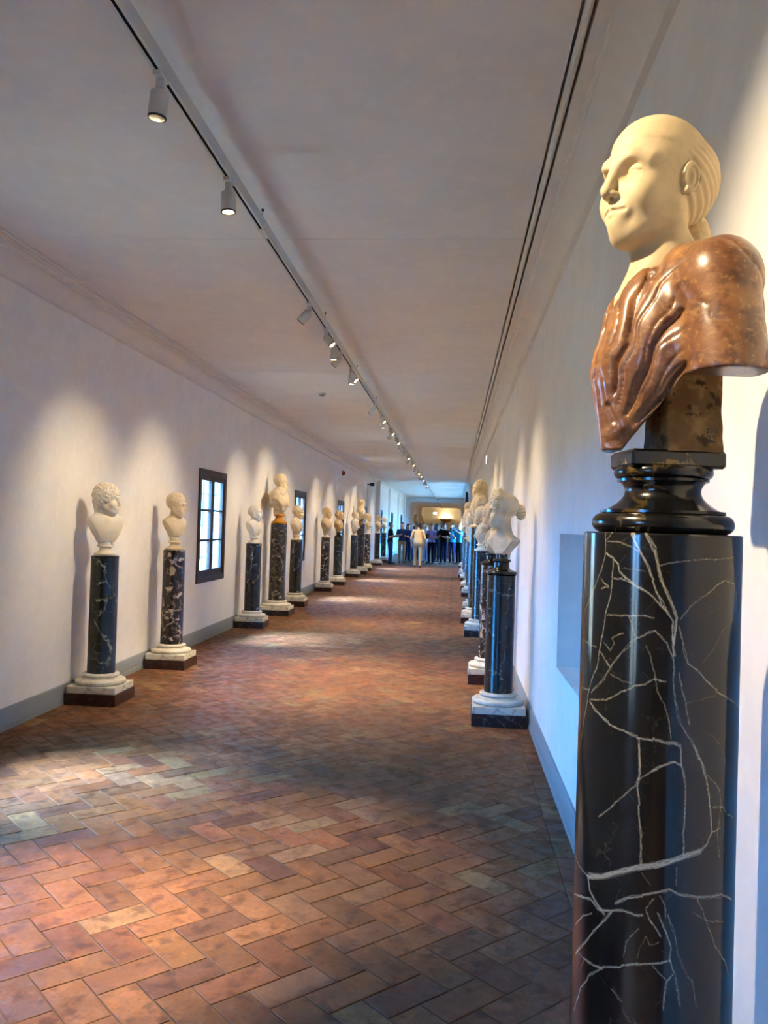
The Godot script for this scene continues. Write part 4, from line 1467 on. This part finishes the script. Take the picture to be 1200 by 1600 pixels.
# one entry for each column with its bust
const ROW := [
	{"side": "L", "z": -7.15, "shaft": "shaft_green", "figure": "curly", "stone": "statue_white", "foot": "statue_white", "turn": -0.75,
		"column": "dark green marble column carrying the curly-haired youth", "bust": "white bust of a curly-haired youth with a bare pointed chest"},
	{"side": "L", "z": -8.98, "shaft": "shaft_purple", "figure": "short", "turn": -0.65,
		"column": "purple and white brecciated marble column beside the first window", "bust": "narrow cream bust of a man with cropped hair, head bent down"},
	{"side": "L", "z": -12.63, "shaft": "shaft_black", "plinth": "plinth_black", "figure": "bald", "stone": "statue_white", "foot": "statue_white", "size": 0.97, "turn": -0.45,
		"column": "black marble column carrying the bald old man", "bust": "white bust of a bald old man with a sharp nose"},
	{"side": "L", "z": -14.42, "r": 0.142, "top": 1.56, "shaft": "shaft_grey", "plinth": "plinth_black", "figure": "general", "name": "marble_bust", "socle": "high", "foot": "yellow_marble", "size": 1.12, "lift": 0.175,
		"column": "tall mottled grey marble column under the broad-shouldered bust", "bust": "big broad-shouldered bust of a man on a yellow marble foot"},
	{"side": "L", "z": -16.10, "shaft": "shaft_black", "figure": "draped", "size": 1.02, "lift": 0.03,
		"column": "black marble column in front of the second window", "bust": "cream draped bust of a man in front of the second window"},
	{"side": "L", "z": -19.80, "r": 0.106, "shaft": "shaft_purple", "figure": "nude", "size": 1.05, "lift": 0.06, "stone": "statue_gold",
		"column": "black and white blotched column carrying the bare-chested man", "bust": "bare-chested bust of a man turning his head, yellowish marble"},
	{"side": "L", "z": -21.99, "r": 0.112, "shaft": "shaft_green", "figure": "elder", "stone": "statue_gold", "foot": "black_socle", "size": 1.05, "lift": 0.05,
		"column": "green-black marble column under the bald draped bust", "bust": "bald man's draped bust on a black foot"},
	{"side": "L", "z": -25.54, "r": 0.108, "shaft": "shaft_black", "figure": "general", "size": 0.95, "lift": 0.12,
		"column": "black marble column with a pale band low down, before the veiled woman's column", "bust": "round-shouldered bust standing just before the veiled woman"},
	{"side": "L", "z": -27.20, "r": 0.135, "top": 1.60, "shaft": "shaft_brown", "figure": "veiled", "socle": "high", "foot": "alabaster", "size": 1.06, "lift": 0.15,
		"column": "tall reddish brown marble column on the window side", "bust": "veiled woman's bust above the reddish brown column"},
	{"side": "L", "z": -29.35, "r": 0.106, "shaft": "shaft_purple", "figure": "lady", "size": 1.08, "lift": 0.05,
		"column": "streaked column half hidden behind the reddish brown column", "bust": "bust half hidden behind the veiled woman"},
	{"side": "L", "z": -33.30, "r": 0.112, "shaft": "shaft_black", "figure": "nude", "size": 1.08, "lift": 0.06, "stone": "statue_gold",
		"column": "last dark column before the pier of the left wall", "bust": "bare-chested bust beside the pier of the left wall"},
	{"side": "L", "z": -36.3, "r": 0.112, "shaft": "shaft_blue", "figure": "draped", "size": 1.05, "lift": 0.05,
		"column": "dark column just past the pier, next to the crowd", "bust": "draped bust just past the pier, next to the crowd"},
	{"side": "R", "z": -7.12, "top": 1.215, "shaft": "shaft_black", "plinth": "plinth_black", "figure": "diadem", "socle": "neck", "foot": "black_socle", "size": 1.10, "lift": 0.0, "turn": 0.72,
		"column": "black column with thin white veins, beside the wall recess", "bust": "cream bust of a woman with a tall crown of curls and a plaited bun"},
	{"side": "R", "z": -8.96, "shaft": "shaft_purple", "figure": "bearded", "socle": "neck", "foot": "black_socle", "size": 1.04, "top": 1.215,
		"column": "purple-grey veined column behind the column of the woman with curls", "bust": "curly bearded bust behind the woman with the crown of curls"},
	{"side": "R", "z": -12.70, "shaft": "shaft_blue", "plinth": "plinth_black", "figure": "lady", "size": 1.05, "lift": 0.01, "foot": "statue_white",
		"column": "blue-black marble column in front of the tall long-haired bust's column", "bust": "small draped woman's bust in front of the tall long-haired bust"},
	{"side": "R", "z": -14.48, "r": 0.138, "top": 1.60, "shaft": "shaft_green", "figure": "veiled", "socle": "high", "size": 1.08, "lift": 0.14, "name": "marble_bust",
		"column": "tall dark green column carrying the long-haired woman", "bust": "large bust of a woman with long veiled hair on the wall side opposite the windows"},
	{"side": "R", "z": -16.10, "shaft": "shaft_black", "figure": "curly", "size": 1.08, "lift": 0.02,
		"column": "black column right behind the long-haired woman's column", "bust": "curly-haired bust right behind the long-haired woman"},
	{"side": "R", "z": -19.80, "r": 0.112, "shaft": "shaft_blue", "figure": "bearded", "size": 1.1, "lift": 0.02, "stone": "statue_white",
		"column": "bluish column opposite the bare-chested man", "bust": "bearded bust opposite the bare-chested man"},
	{"side": "R", "z": -21.99, "r": 0.112, "shaft": "shaft_purple", "figure": "draped", "size": 1.05, "lift": 0.03, "stone": "statue_white",
		"column": "streaked column opposite the bald draped bust", "bust": "draped bust opposite the bald draped man"},
	{"side": "R", "z": -25.54, "r": 0.112, "shaft": "shaft_green", "figure": "lady", "size": 1.1, "lift": 0.03,
		"column": "green column opposite the round-shouldered bust", "bust": "woman's bust opposite the round-shouldered man"},
	{"side": "R", "z": -27.20, "r": 0.132, "top": 1.60, "shaft": "shaft_black", "figure": "general", "socle": "high", "size": 1.05, "lift": 0.16,
		"column": "tall black column opposite the veiled woman", "bust": "tall draped bust opposite the veiled woman"},
	{"side": "R", "z": -29.35, "r": 0.112, "shaft": "shaft_grey", "figure": "short", "size": 1.1, "lift": 0.02, "stone": "statue_white",
		"column": "grey column behind the tall black one", "bust": "plain bust behind the tall draped one"},
	{"side": "R", "z": -33.30, "r": 0.112, "shaft": "shaft_blue", "figure": "nude", "size": 1.08, "lift": 0.05,
		"column": "bluish column beside the cameramen", "bust": "bare-chested bust beside the cameramen"},
]

# ---------------------------------------------------------------- lighting track
func build_track():
	var t := thing("lighting_track", "pale grey lighting track hung along the middle of the ceiling", "track", Vector3(TRACK_X, TRACK_Y, 0))
	var z0 := 8.0
	var z1 := -76.0
	# channel: two lips, two sides and a top
	var st := stool()
	box(st, Vector3(-0.019, 0.0, z1), Vector3(-0.0165, 0.065, z0))
	box(st, Vector3(0.0165, 0.0, z1), Vector3(0.019, 0.065, z0))
	box(st, Vector3(-0.0165, 0.061, z1), Vector3(0.0165, 0.065, z0))
	box(st, Vector3(-0.0165, 0.0, z1), Vector3(-0.0075, 0.0025, z0))
	box(st, Vector3(0.0075, 0.0, z1), Vector3(0.0165, 0.0025, z0))
	obj("channel", done(st), M.track_white, t)
	obj("conductor_bed", boxes([[Vector3(-0.0160, 0.016, z1), Vector3(0.0160, 0.022, z0)]]), M.slot, t)
	var z := 7.3
	while z > -70.0:
		var r := obj("hanger", tube_between(Vector3(0, 0.065, z), Vector3(0, YC - TRACK_Y, z), 0.0022, 0.0022, 6), M.iron, t)
		obj("hanger_cap", lathe([Vector2(0, -0.012), Vector2(0.008, -0.012), Vector2(0.009, 0.0), Vector2(0, 0.0)], 10), M.iron, r).position = Vector3(0, YC - TRACK_Y, z)
		z -= 2.45
	z = -5.0
	while z > -70.0:
		obj("joint_cover", bevelled(Vector3(-0.021, -0.004, z - 0.08), Vector3(0.021, 0.004, z + 0.08), 0.001), M.track_white, t)
		z -= 4.9
	for s in SPOTS:
		spot(s)

func spot(s: Dictionary):
	var deep: float = s.get("deep", 0.003)   # how far the glass sits back in the housing
	var body := lathe([Vector2(0.0305, deep + 0.004), Vector2(0.0305, 0.0), Vector2(0.0345, 0.0), Vector2(0.037, 0.004), Vector2(0.037, 0.098), Vector2(0.034, 0.102), Vector2(0.0, 0.102)], 24)
	var rim := lathe([Vector2(0.0300, deep), Vector2(0.0300, -0.002), Vector2(0.0365, -0.002), Vector2(0.0375, 0.004)], 24)
	var lens := lathe([Vector2(0.0, deep - 0.0005), Vector2(0.0297, deep - 0.0005)], 24)
	var z: float = s.z
	var t := thing("track_spotlight", s.label, "spotlight", Vector3(TRACK_X, TRACK_Y, z), 0.0, s.get("group", ""))
	obj("adapter", bevelled(Vector3(-0.017, -0.018, -0.045), Vector3(0.017, 0.001, 0.045), 0.003), M.track_white, t)
	obj("stem", lathe([Vector2(0.0, -0.066), Vector2(0.0165, -0.066), Vector2(0.0175, -0.060), Vector2(0.0175, -0.018), Vector2(0.0, -0.018)], 20), M.track_white, t)
	var h := obj("housing", body, M.track_white, t)
	var pivot := Vector3(0, -0.07, 0)
	var aim: Vector3 = s.aim
	var to := (aim - (t.position + pivot)).normalized()
	# the housing hangs below its pivot and tilts towards its target
	var x := to.cross(Vector3.FORWARD if absf(to.z) < 0.9 else Vector3.RIGHT).normalized()
	var zz := x.cross(-to).normalized()
	h.transform = Transform3D(Basis(x, -to, zz), pivot + to * 0.10)
	obj("rim", rim, M.lamp_black, h)
	var e: float = s.get("energy", 5.0)
	obj("lamp_lens", lens, M.lamp_lens, h)
	if e > 0.0:
		var l := SpotLight3D.new()
		l.name = "spot_beam"
		l.light_energy = e
		l.light_color = s.get("color", Color(1.0, 0.905, 0.75))
		l.spot_angle = s.get("angle", 24.0)
		l.spot_angle_attenuation = s.get("soft", 1.0)
		l.spot_range = 14.0
		l.spot_attenuation = 2.0
		l.light_size = 0.022
		l.shadow_enabled = true
		t.add_child(l)
		l.position = pivot + to * (0.103 - deep)
		l.transform = Transform3D(Basis.looking_at(to, Vector3.FORWARD), l.position)

# each lamp: place along the track, what it points at
var SPOTS := make_spots()

func make_spots() -> Array:
	var o := [
		{"z": -1.12, "aim": Vector3(0.38, 1.95, -1.60), "energy": 3.15, "angle": 27.0, "label": "track spotlight aimed at the draped woman's bust"},
		{"z": -3.20, "deep": 0.05, "aim": Vector3(-1.45, 0.0, -3.15), "energy": 11.0, "angle": 20.0, "label": "white track spotlight pointing straight down, its glass deep in the housing"},
		{"z": -4.20, "aim": Vector3(-1.0, 0.0, -4.0), "energy": 5.0, "angle": 24.0, "label": "glowing track spotlight pointing down, next to the dark one"},
	]
	for r in ROW:
		var left: bool = r.side == "L"
		var x := -3.02 if left else 0.40
		var top: float = r.get("top", 1.258)
		var dz := 0.55 if left else -0.35
		o.append({"z": r.z + dz, "aim": Vector3(x, top + 0.15, r.z), "energy": 1.52 if left else 1.4, "angle": 33.0, "label": "track spotlight aimed at the " + short_of(r.bust)})
	for z in [6.5, 4.0, 1.6, -8.0, -9.4, -13.6, -17.5, -21.0, -24.2, -28.6, -32.0]:
		var e := {"z": z, "aim": Vector3(-1.24, 0.0, z), "energy": 7.2, "angle": 42.0}
		if z > 0.0:  # unseen lamps behind the camera, added to raise the ambient light
			e.label = "added downward track spotlight out of view behind the camera"
			e.group = "added downward track spotlights behind the camera"
		else:
			var near: Dictionary = ROW[0]
			for r in ROW:
				if r.side == "L" and absf(r.z - z) < absf(near.z - z): near = r
			e.label = "downward track spotlight, level with the " + short_of(near.bust)
		o.append(e)
	for z in [-58.0, -62.0, -66.0, -70.0, -74.0]:
		o.append({"z": z, "aim": Vector3(-2.9 if int(z) % 4 == 0 else 0.3, 1.4, z - 0.3), "energy": 6.0, "angle": 34.0, "label": "distant track spotlight in the last stretch of the corridor", "group": "distant track spotlights"})
	return o

func short_of(label: String) -> String:
	var w := label.split(" ")
	return " ".join(w.slice(0, 9))

# ---------------------------------------------------------------- the far end
func build_far_end():
	# gilded wall lamp: half a shell on the end wall, open at the top
	var gold := plain(Color(0.80, 0.58, 0.26), 0.3, 0.5, 0.8)
	var t := thing("wall_lamp", "glowing gilded shell lamp on the end wall", "lamp", Vector3(-0.95, 2.42, Z_END))
	var st := stool()
	st.set_smooth_group(1)
	var n := 18
	for i in n:
		for j in 8:
			var q := []
			for k in [[i, j], [i + 1, j], [i + 1, j + 1], [i, j + 1]]:
				var a: float = PI * k[0] / n
				var b: float = PI * 0.5 * k[1] / 8.0
				var r: float = 0.55 * sin(b) * (1.0 + 0.06 * cos(a * 18.0))
				q.append(Vector3(cos(a) * r, -0.42 * cos(b), sin(a) * r * 0.6))
			quad(st, q[0], q[3], q[2], q[1])
	obj("shell", done(st), gold, t)
	var glow := plain(Color(1, 0.9, 0.65), 0.5)
	glow.emission_enabled = true
	glow.emission = Color(1.0, 0.82, 0.45)
	glow.emission_energy_multiplier = 2.0
	obj("bulb", lathe([Vector2(0, -0.08), Vector2(0.06, -0.05), Vector2(0.08, 0), Vector2(0.06, 0.05), Vector2(0, 0.08)], 16), glow, t).position = Vector3(0, 0.05, 0.16)
	var l := OmniLight3D.new()
	l.name = "lamp_light"
	l.light_energy = 0.55
	l.light_color = Color(1.0, 0.90, 0.70)
	l.light_size = 0.07
	l.omni_range = 12.0
	l.shadow_enabled = true
	t.add_child(l)
	l.position = Vector3(0, 0.05, 0.16)
	exit_sign(Vector3(-2.05, 2.94, Z_END + 0.02), 0.0, 0.34, "lit white exit sign high on the end wall")
	# columns with busts in the last stretch
	for e in [[-59.0, "bust in warm light on the first column of the last stretch", "first dark column of the last stretch"], [-69.5, "bust in warm light on the second column of the last stretch", "second dark column of the last stretch"]]:
		column(e[2], Vector3(-2.72, 0, e[0]), 0.14, 1.55, M.shaft_brown, M.plinth_black, 0.0)
		bust("marble_bust", e[1], Vector3(-2.72, 1.55, e[0]), PI / 2, FIG["general"], M.statue_gold, small_socle(0.17, 0.118), M.yellow_marble, 1.12, 0.175)
	# wooden steps among the people
	var w := thing("wooden_steps", "low flight of brown wooden steps behind the crowd", "steps", Vector3(-0.62, 0, -43.0))
	var wood := plain(Color(0.45, 0.26, 0.15), 0.6)
	for i in 5:
		obj("tread", bevelled(Vector3(-0.36, 0.19 * (i + 1) - 0.04, -0.28 * (i + 1)), Vector3(0.36, 0.19 * (i + 1), -0.28 * i + 0.02), 0.004), wood, w)
		obj("riser", bevelled(Vector3(-0.35, 0.19 * i, -0.28 * i - 0.02), Vector3(0.35, 0.19 * (i + 1) - 0.04, -0.28 * i), 0.002), wood, w)
	for s in [-1, 1]:
		obj("stringer", boxes([[Vector3(s * 0.355 - 0.015, 0, -1.42), Vector3(s * 0.355 + 0.015, 0.15, -0.02)], [Vector3(s * 0.355 - 0.015, 0.15, -1.42), Vector3(s * 0.355 + 0.015, 0.53, -0.60)], [Vector3(s * 0.355 - 0.015, 0.53, -1.42), Vector3(s * 0.355 + 0.015, 0.90, -1.16)]]), wood, w)

func exit_sign(at: Vector3, turn: float, wide: float, label: String):
	var t := thing("exit_sign", label, "sign", at, turn)
	obj("housing", bevelled(Vector3(-wide * 0.55, -wide * 0.32, -0.02), Vector3(wide * 0.55, wide * 0.32, 0.016), 0.004), M.track_white, t)
	var g := plain(Color(0.85, 0.95, 0.92), 0.4)
	g.emission_enabled = true
	g.emission = Color(0.80, 1.0, 0.95)
	g.emission_energy_multiplier = 1.2
	obj("sign_panel", bevelled(Vector3(-wide * 0.5, -wide * 0.27, 0.014), Vector3(wide * 0.5, wide * 0.27, 0.02), 0.002), g, t)

func build_fittings():
	exit_sign(Vector3(XR - 0.02, 3.05, -18.0), -PI / 2, 0.30, "small lit exit sign high on the right wall")
	# smoke detector
	var t := thing("smoke_detector", "round white smoke detector on the ceiling left of the lighting track", "smoke detector", Vector3(-1.96, YC, -12.05))
	obj("mount", lathe([Vector2(0, -0.018), Vector2(0.055, -0.018), Vector2(0.058, -0.012), Vector2(0.058, 0.0), Vector2(0, 0)], 24), M.track_white, t)
	obj("sensor", lathe([Vector2(0, -0.045), Vector2(0.022, -0.043), Vector2(0.034, -0.032), Vector2(0.038, -0.018), Vector2(0, -0.018)], 20), M.skirting, t)
	# red alarm sounder
	t = thing("fire_alarm", "small red fire alarm sounder on the left wall", "alarm", Vector3(XL, 3.05, -24.2), PI / 2)
	obj("back_plate", bevelled(Vector3(-0.075, -0.075, 0.0), Vector3(0.075, 0.075, 0.02), 0.005), plain(Color(0.45, 0.05, 0.04), 0.5), t)
	var h := obj("horn", lathe([Vector2(0, 0), Vector2(0.06, 0), Vector2(0.065, 0.02), Vector2(0.045, 0.06), Vector2(0, 0.065)], 20), plain(Color(0.62, 0.07, 0.05), 0.4), t)
	h.rotation.x = PI / 2
	h.position.z = 0.02
	# small black camera with a dangling cable
	t = thing("security_camera", "small black security camera with a hanging cable beside the pier", "camera", Vector3(XL, 3.08, -31.2), PI / 2)
	obj("bracket", bevelled(Vector3(-0.02, -0.02, 0.0), Vector3(0.02, 0.02, 0.10), 0.004), M.lamp_black, t)
	obj("camera_body", bevelled(Vector3(-0.05, -0.06, 0.10), Vector3(0.05, 0.06, 0.26), 0.01), M.lamp_black, t)
	obj("cable", tube_between(Vector3(0, -0.02, 0.015), Vector3(0.03, -0.95, 0.012), 0.007, 0.007, 8), M.iron, t)
	# dark drape past the piers, built as a box on a bracket
	t = thing("dark_drape", "tall dark drape high on the right wall past the pier", "drape", Vector3(XR, 2.78, -43.6), -PI / 2)
	obj("drape_body", bevelled(Vector3(-0.10, 0.0, 0.02), Vector3(0.10, 0.64, 0.16), 0.01), M.lamp_black, t)
	obj("bracket", boxes([[Vector3(-0.03, 0.28, 0.0), Vector3(0.03, 0.36, 0.02)]]), M.iron, t)

# ---------------------------------------------------------------- people
# a standing figure 1.74 m tall: y up, z to the front, x to the person's left. One continuous surface, sorted into body, hair and clothes.
func person_meshes(pose: Dictionary) -> Array:
	var le: Vector3 = pose.le; var lw: Vector3 = pose.lw
	var re: Vector3 = pose.re; var rw: Vector3 = pose.rw
	var long_hair: bool = pose.get("long_hair", false)
	var jacket: bool = pose.get("jacket", false)
	var step: float = pose.get("step", 0.0)
	var slim: float = pose.get("slim", 1.0)
	var ls := Vector3(0.185, 1.405, 0.0)
	var rs := Vector3(-0.185, 1.405, 0.0)
	var lh := lw + (lw - le).normalized() * 0.085
	var rh := rw + (rw - re).normalized() * 0.085
	var la := Vector3(0.095, 0.085, step); var ra := Vector3(-0.095, 0.085, -step)
	var lk := Vector3(0.097, 0.49, step * 0.5 + 0.02); var rk := Vector3(-0.097, 0.49, -step * 0.5 + 0.02)
	var f := func(p: Vector3) -> float:
		var d := 1.0
		if p.y < 1.10:
			d = cap(p, Vector3(0.088, 0.90, 0), lk, 0.088 * slim, 0.062)
			d = minf(d, cap(p, Vector3(-0.088, 0.90, 0), rk, 0.088 * slim, 0.062))
			d = smin(d, cap(p, lk, la, 0.062, 0.052), 0.02)
			d = smin(d, cap(p, rk, ra, 0.062, 0.052), 0.02)
			d = smin(d, cap(p, la + Vector3(0, -0.045, -0.03), la + Vector3(0.02, -0.052, 0.155), 0.040, 0.033), 0.02)
			d = smin(d, cap(p, ra + Vector3(0, -0.045, -0.03), ra + Vector3(-0.02, -0.052, 0.155), 0.040, 0.033), 0.02)
		if p.y > 0.60:
			d = smin(d, ell(p - Vector3(0, 0.95, -0.01), Vector3(0.165 * slim, 0.13, 0.118)), 0.05)
			d = smin(d, ell(p - Vector3(0, 1.20, 0.0), Vector3(0.168 * slim, 0.27, 0.112)), 0.06)
			d = smin(d, cap(p, Vector3(-0.15, 1.395, -0.005), Vector3(0.15, 1.395, -0.005), 0.058, 0.058), 0.05)
			if jacket:
				d = smin(d, ell(p - Vector3(0, 0.98, -0.005), Vector3(0.195, 0.22, 0.135)), 0.05)
			for a in [[ls, le, lw, lh], [rs, re, rw, rh]]:
				d = smin(d, cap(p, a[0], a[1], 0.056 if jacket else 0.050, 0.043), 0.03)
				d = smin(d, cap(p, a[1], a[2], 0.041, 0.030), 0.012)
				# hand: palm, gathered fingers, thumb
				d = smin(d, cap(p, a[2], a[2].lerp(a[3], 0.75), 0.031, 0.034), 0.012)
				d = smin(d, cap(p, a[2].lerp(a[3], 0.7), a[3] + (a[3] - a[2]) * 0.75, 0.026, 0.017), 0.012)
				d = smin(d, cap(p, a[2].lerp(a[3], 0.2), a[2].lerp(a[3], 0.9) + Vector3(0, 0.03, 0.012), 0.015, 0.012), 0.01)
		if p.y > 1.35:
			d = smin(d, cap(p, Vector3(0, 1.42, -0.01), Vector3(0, 1.54, 0.0), 0.060, 0.054), 0.03)
			var h := p - Vector3(0, 1.618, 0.012)
			d = smin(d, sd_head(h * 1.03, false) / 1.03, 0.02)
			var hd := ell(h - Vector3(0, 0.042, -0.018), Vector3(0.088, 0.104, 0.110))
			hd = smax(hd, -ell(h - Vector3(0, -0.055, 0.085), Vector3(0.085, 0.110, 0.090)), 0.015)
			if not long_hair: hd = smax(hd, -(h.y + 0.055), 0.015)
			d = smin(d, hd, 0.006)
			if long_hair:
				d = smin(d, smax(cap(p, Vector3(0, 1.62, -0.045), Vector3(0, 1.36, -0.085), 0.085, 0.075), p.z - 0.02, 0.02), 0.02)
		return d
	var pick := func(v: Vector3) -> int:
		var h := v - Vector3(0, 1.618, 0.012)
		if v.y > 1.50:
			if h.y > 0.062 - maxf(0.0, -h.z) * 1.4 and not (h.z > 0.06 and h.y < 0.075): return 1
			if h.z < -0.02 and h.y > -0.05: return 1
			if long_hair and h.z < 0.0: return 1
			return 0
		if long_hair and v.z < -0.055 and v.y > 1.30: return 1
		if v.y > 1.475 and absf(v.x) < 0.075: return 0
		for a in [[le, lw, lh], [re, rw, rh]]:
			var bare: float = cap(v, a[0], a[1], 0.05, 0.038)
			var hand: float = cap(v, a[1], a[2] + (a[2] - a[1]), 0.05, 0.05)
			if hand < 0.0 and (absf(v.x) > 0.12 or v.z > 0.12): return 0
			if not pose.get("sleeves", false) and bare < 0.0 and (absf(v.x) > 0.17 or v.z > 0.13): return 0
		if v.y < 0.085: return 4
		if v.y < (0.84 if jacket else 0.95): return 3
		return 2
	return nets(f, Vector3(-0.75, -0.02, -0.35), Vector3(0.75, 1.80, 0.80), 0.0145, pick)

func build_people():
	var P := {}
	P.talk = person_meshes({"le": Vector3(0.26, 1.13, 0.03), "lw": Vector3(0.14, 1.16, 0.25), "re": Vector3(-0.26, 1.13, 0.03), "rw": Vector3(-0.10, 1.20, 0.26)})
	P.suit = person_meshes({"le": Vector3(0.27, 1.12, -0.03), "lw": Vector3(0.25, 0.88, 0.08), "re": Vector3(-0.27, 1.12, -0.03), "rw": Vector3(-0.25, 0.88, 0.06), "jacket": true, "sleeves": true, "step": 0.09})
	P.woman = person_meshes({"le": Vector3(0.24, 1.13, 0.0), "lw": Vector3(0.16, 1.10, 0.22), "re": Vector3(-0.24, 1.13, 0.0), "rw": Vector3(-0.22, 0.90, 0.08), "long_hair": true, "slim": 0.9, "sleeves": true})
	P.raise = person_meshes({"le": Vector3(0.25, 1.12, 0.06), "lw": Vector3(0.10, 1.30, 0.25), "re": Vector3(-0.27, 1.25, 0.16), "rw": Vector3(-0.13, 1.50, 0.30)})
	P.reach = person_meshes({"le": Vector3(0.32, 1.30, 0.16), "lw": Vector3(0.28, 1.42, 0.40), "re": Vector3(-0.25, 1.12, 0.05), "rw": Vector3(-0.16, 1.25, 0.26)})
	P.plain = person_meshes({"le": Vector3(0.25, 1.12, -0.02), "lw": Vector3(0.24, 0.87, 0.06), "re": Vector3(-0.25, 1.12, -0.02), "rw": Vector3(-0.24, 0.87, 0.06)})
	var skin := plain(Color(0.74, 0.54, 0.43), 0.6)
	var dark_hair := plain(Color(0.10, 0.075, 0.06), 0.7)
	var grey_hair := plain(Color(0.42, 0.38, 0.33), 0.7)
	var fair_hair := plain(Color(0.62, 0.48, 0.28), 0.7)
	var shoe := plain(Color(0.06, 0.06, 0.07), 0.5)
	var cloth := func(c: Color) -> StandardMaterial3D: return plain(c, 0.85, 0.2)
	# pose, x, z, turn (0 faces the camera), scale, hair, top, trousers, label
	var list := [
		["talk", -2.63, -34.9, 1.35, 0.98, grey_hair, Color(0.07, 0.08, 0.12), Color(0.20, 0.27, 0.42), "grey-haired person in a black shirt and jeans, side on, hands together"],
		["talk", -2.23, -36.2, 0.1, 0.99, dark_hair, Color(0.12, 0.20, 0.40), Color(0.62, 0.56, 0.46), "person in a blue t-shirt and khaki trousers, hands raised in front"],
		["woman", -2.06, -37.7, 0.5, 0.96, dark_hair, Color(0.10, 0.12, 0.28), Color(0.10, 0.12, 0.20), "dark-haired person in navy behind the blue t-shirt"],
		["suit", -1.40, -32.8, PI + 0.05, 1.0, dark_hair, Color(0.70, 0.60, 0.45), Color(0.66, 0.57, 0.44), "person in a beige suit walking away towards the crowd"],
		["woman", -1.25, -37.4, -0.4, 0.93, fair_hair, Color(0.78, 0.80, 0.86), Color(0.66, 0.76, 0.88), "fair-haired person in pale blue trousers half behind the beige suit"],
		["talk", -0.99, -36.4, -0.5, 0.98, dark_hair, Color(0.55, 0.55, 0.80), Color(0.07, 0.09, 0.20), "person in a lavender shirt and navy trousers holding a tablet"],
		["woman", -0.80, -38.3, 2.6, 0.98, dark_hair, Color(0.08, 0.08, 0.10), Color(0.08, 0.09, 0.14), "person with long dark hair in black, back turned"],
		["talk", -0.46, -36.3, -0.35, 1.0, dark_hair, Color(0.06, 0.07, 0.08), Color(0.10, 0.14, 0.26), "person in a black t-shirt and dark jeans, arms folded"],
		["raise", -0.11, -37.9, -0.6, 0.99, dark_hair, Color(0.10, 0.42, 0.50), Color(0.08, 0.11, 0.22), "person in a teal top working a shoulder camera"],
		["reach", 0.20, -36.9, -0.9, 1.0, grey_hair, Color(0.22, 0.60, 0.78), Color(0.07, 0.08, 0.09), "person in a cyan shirt and black trousers stretching an arm out"],
		["plain", -2.00, -38.9, 0.3, 0.97, fair_hair, Color(0.36, 0.56, 0.84), Color(0.22, 0.28, 0.42), "person in a sky blue shirt behind the navy one"],
		["plain", -1.80, -39.9, 0.0, 0.99, grey_hair, Color(0.80, 0.80, 0.80), Color(0.20, 0.22, 0.28), "person in a white shirt at the back of the crowd"],
		["raise", -1.45, -39.4, 0.2, 0.99, dark_hair, Color(0.62, 0.70, 0.86), Color(0.12, 0.14, 0.22), "person in a light blue shirt holding up a phone behind the beige suit"],
		["raise", -0.62, -40.6, 0.1, 1.02, dark_hair, Color(0.10, 0.10, 0.13), Color(0.10, 0.11, 0.16), "person in dark clothes at the back, filming with a camera held high"],
	]
	for e in list:
		var t := thing("person", e[8], "person", Vector3(e[1], 0, e[2]), e[3], "visitors and press at the end of the gallery")
		t.scale = Vector3.ONE * e[4]
		var m: Array = P[e[0]]
		var parts := [["body", skin], ["hair", e[5]], ["top", cloth.call(e[6])], ["trousers", cloth.call(e[7])], ["shoes", shoe]]
		for k in m.size():
			if m[k] != null: obj(parts[k][0], m[k], parts[k][1], t)
	# what they carry
	camera_thing(Vector3(-0.02, 1.50, -37.55), -0.6, 1.0, "black shoulder camera in the hands of the person in teal")
	camera_thing(Vector3(-0.60, 1.62, -39.98), 0.1, 1.15, "black video camera held up at the back of the crowd")
	var tb := tag(obj("tablet", bevelled(Vector3(-0.09, -0.12, -0.004), Vector3(0.09, 0.12, 0.004), 0.003), M.lamp_black), "dark tablet held by the person in lavender", "tablet")
	tb.position = Vector3(-1.17, 1.17, -36.02)
	tb.rotation = Vector3(-0.5, -0.5, 0)

func camera_thing(at: Vector3, turn: float, k: float, label: String):
	var t := thing("video_camera", label, "camera", at, turn)
	t.scale = Vector3.ONE * k
	obj("camera_body", bevelled(Vector3(-0.06, -0.07, -0.16), Vector3(0.06, 0.07, 0.12), 0.01), M.lamp_black, t)
	var l := obj("camera_lens", lathe([Vector2(0, 0), Vector2(0.045, 0), Vector2(0.045, 0.12), Vector2(0.055, 0.13), Vector2(0.055, 0.17), Vector2(0.04, 0.17), Vector2(0.0, 0.15)], 18), M.lamp_black, t)
	l.rotation.x = PI / 2
	l.position.z = 0.11
	obj("carry_handle", boxes([[Vector3(-0.012, 0.07, -0.10), Vector3(0.012, 0.115, -0.08)], [Vector3(-0.012, 0.07, 0.05), Vector3(0.012, 0.115, 0.07)], [Vector3(-0.012, 0.10, -0.10), Vector3(0.012, 0.12, 0.07)]]), M.lamp_black, t)
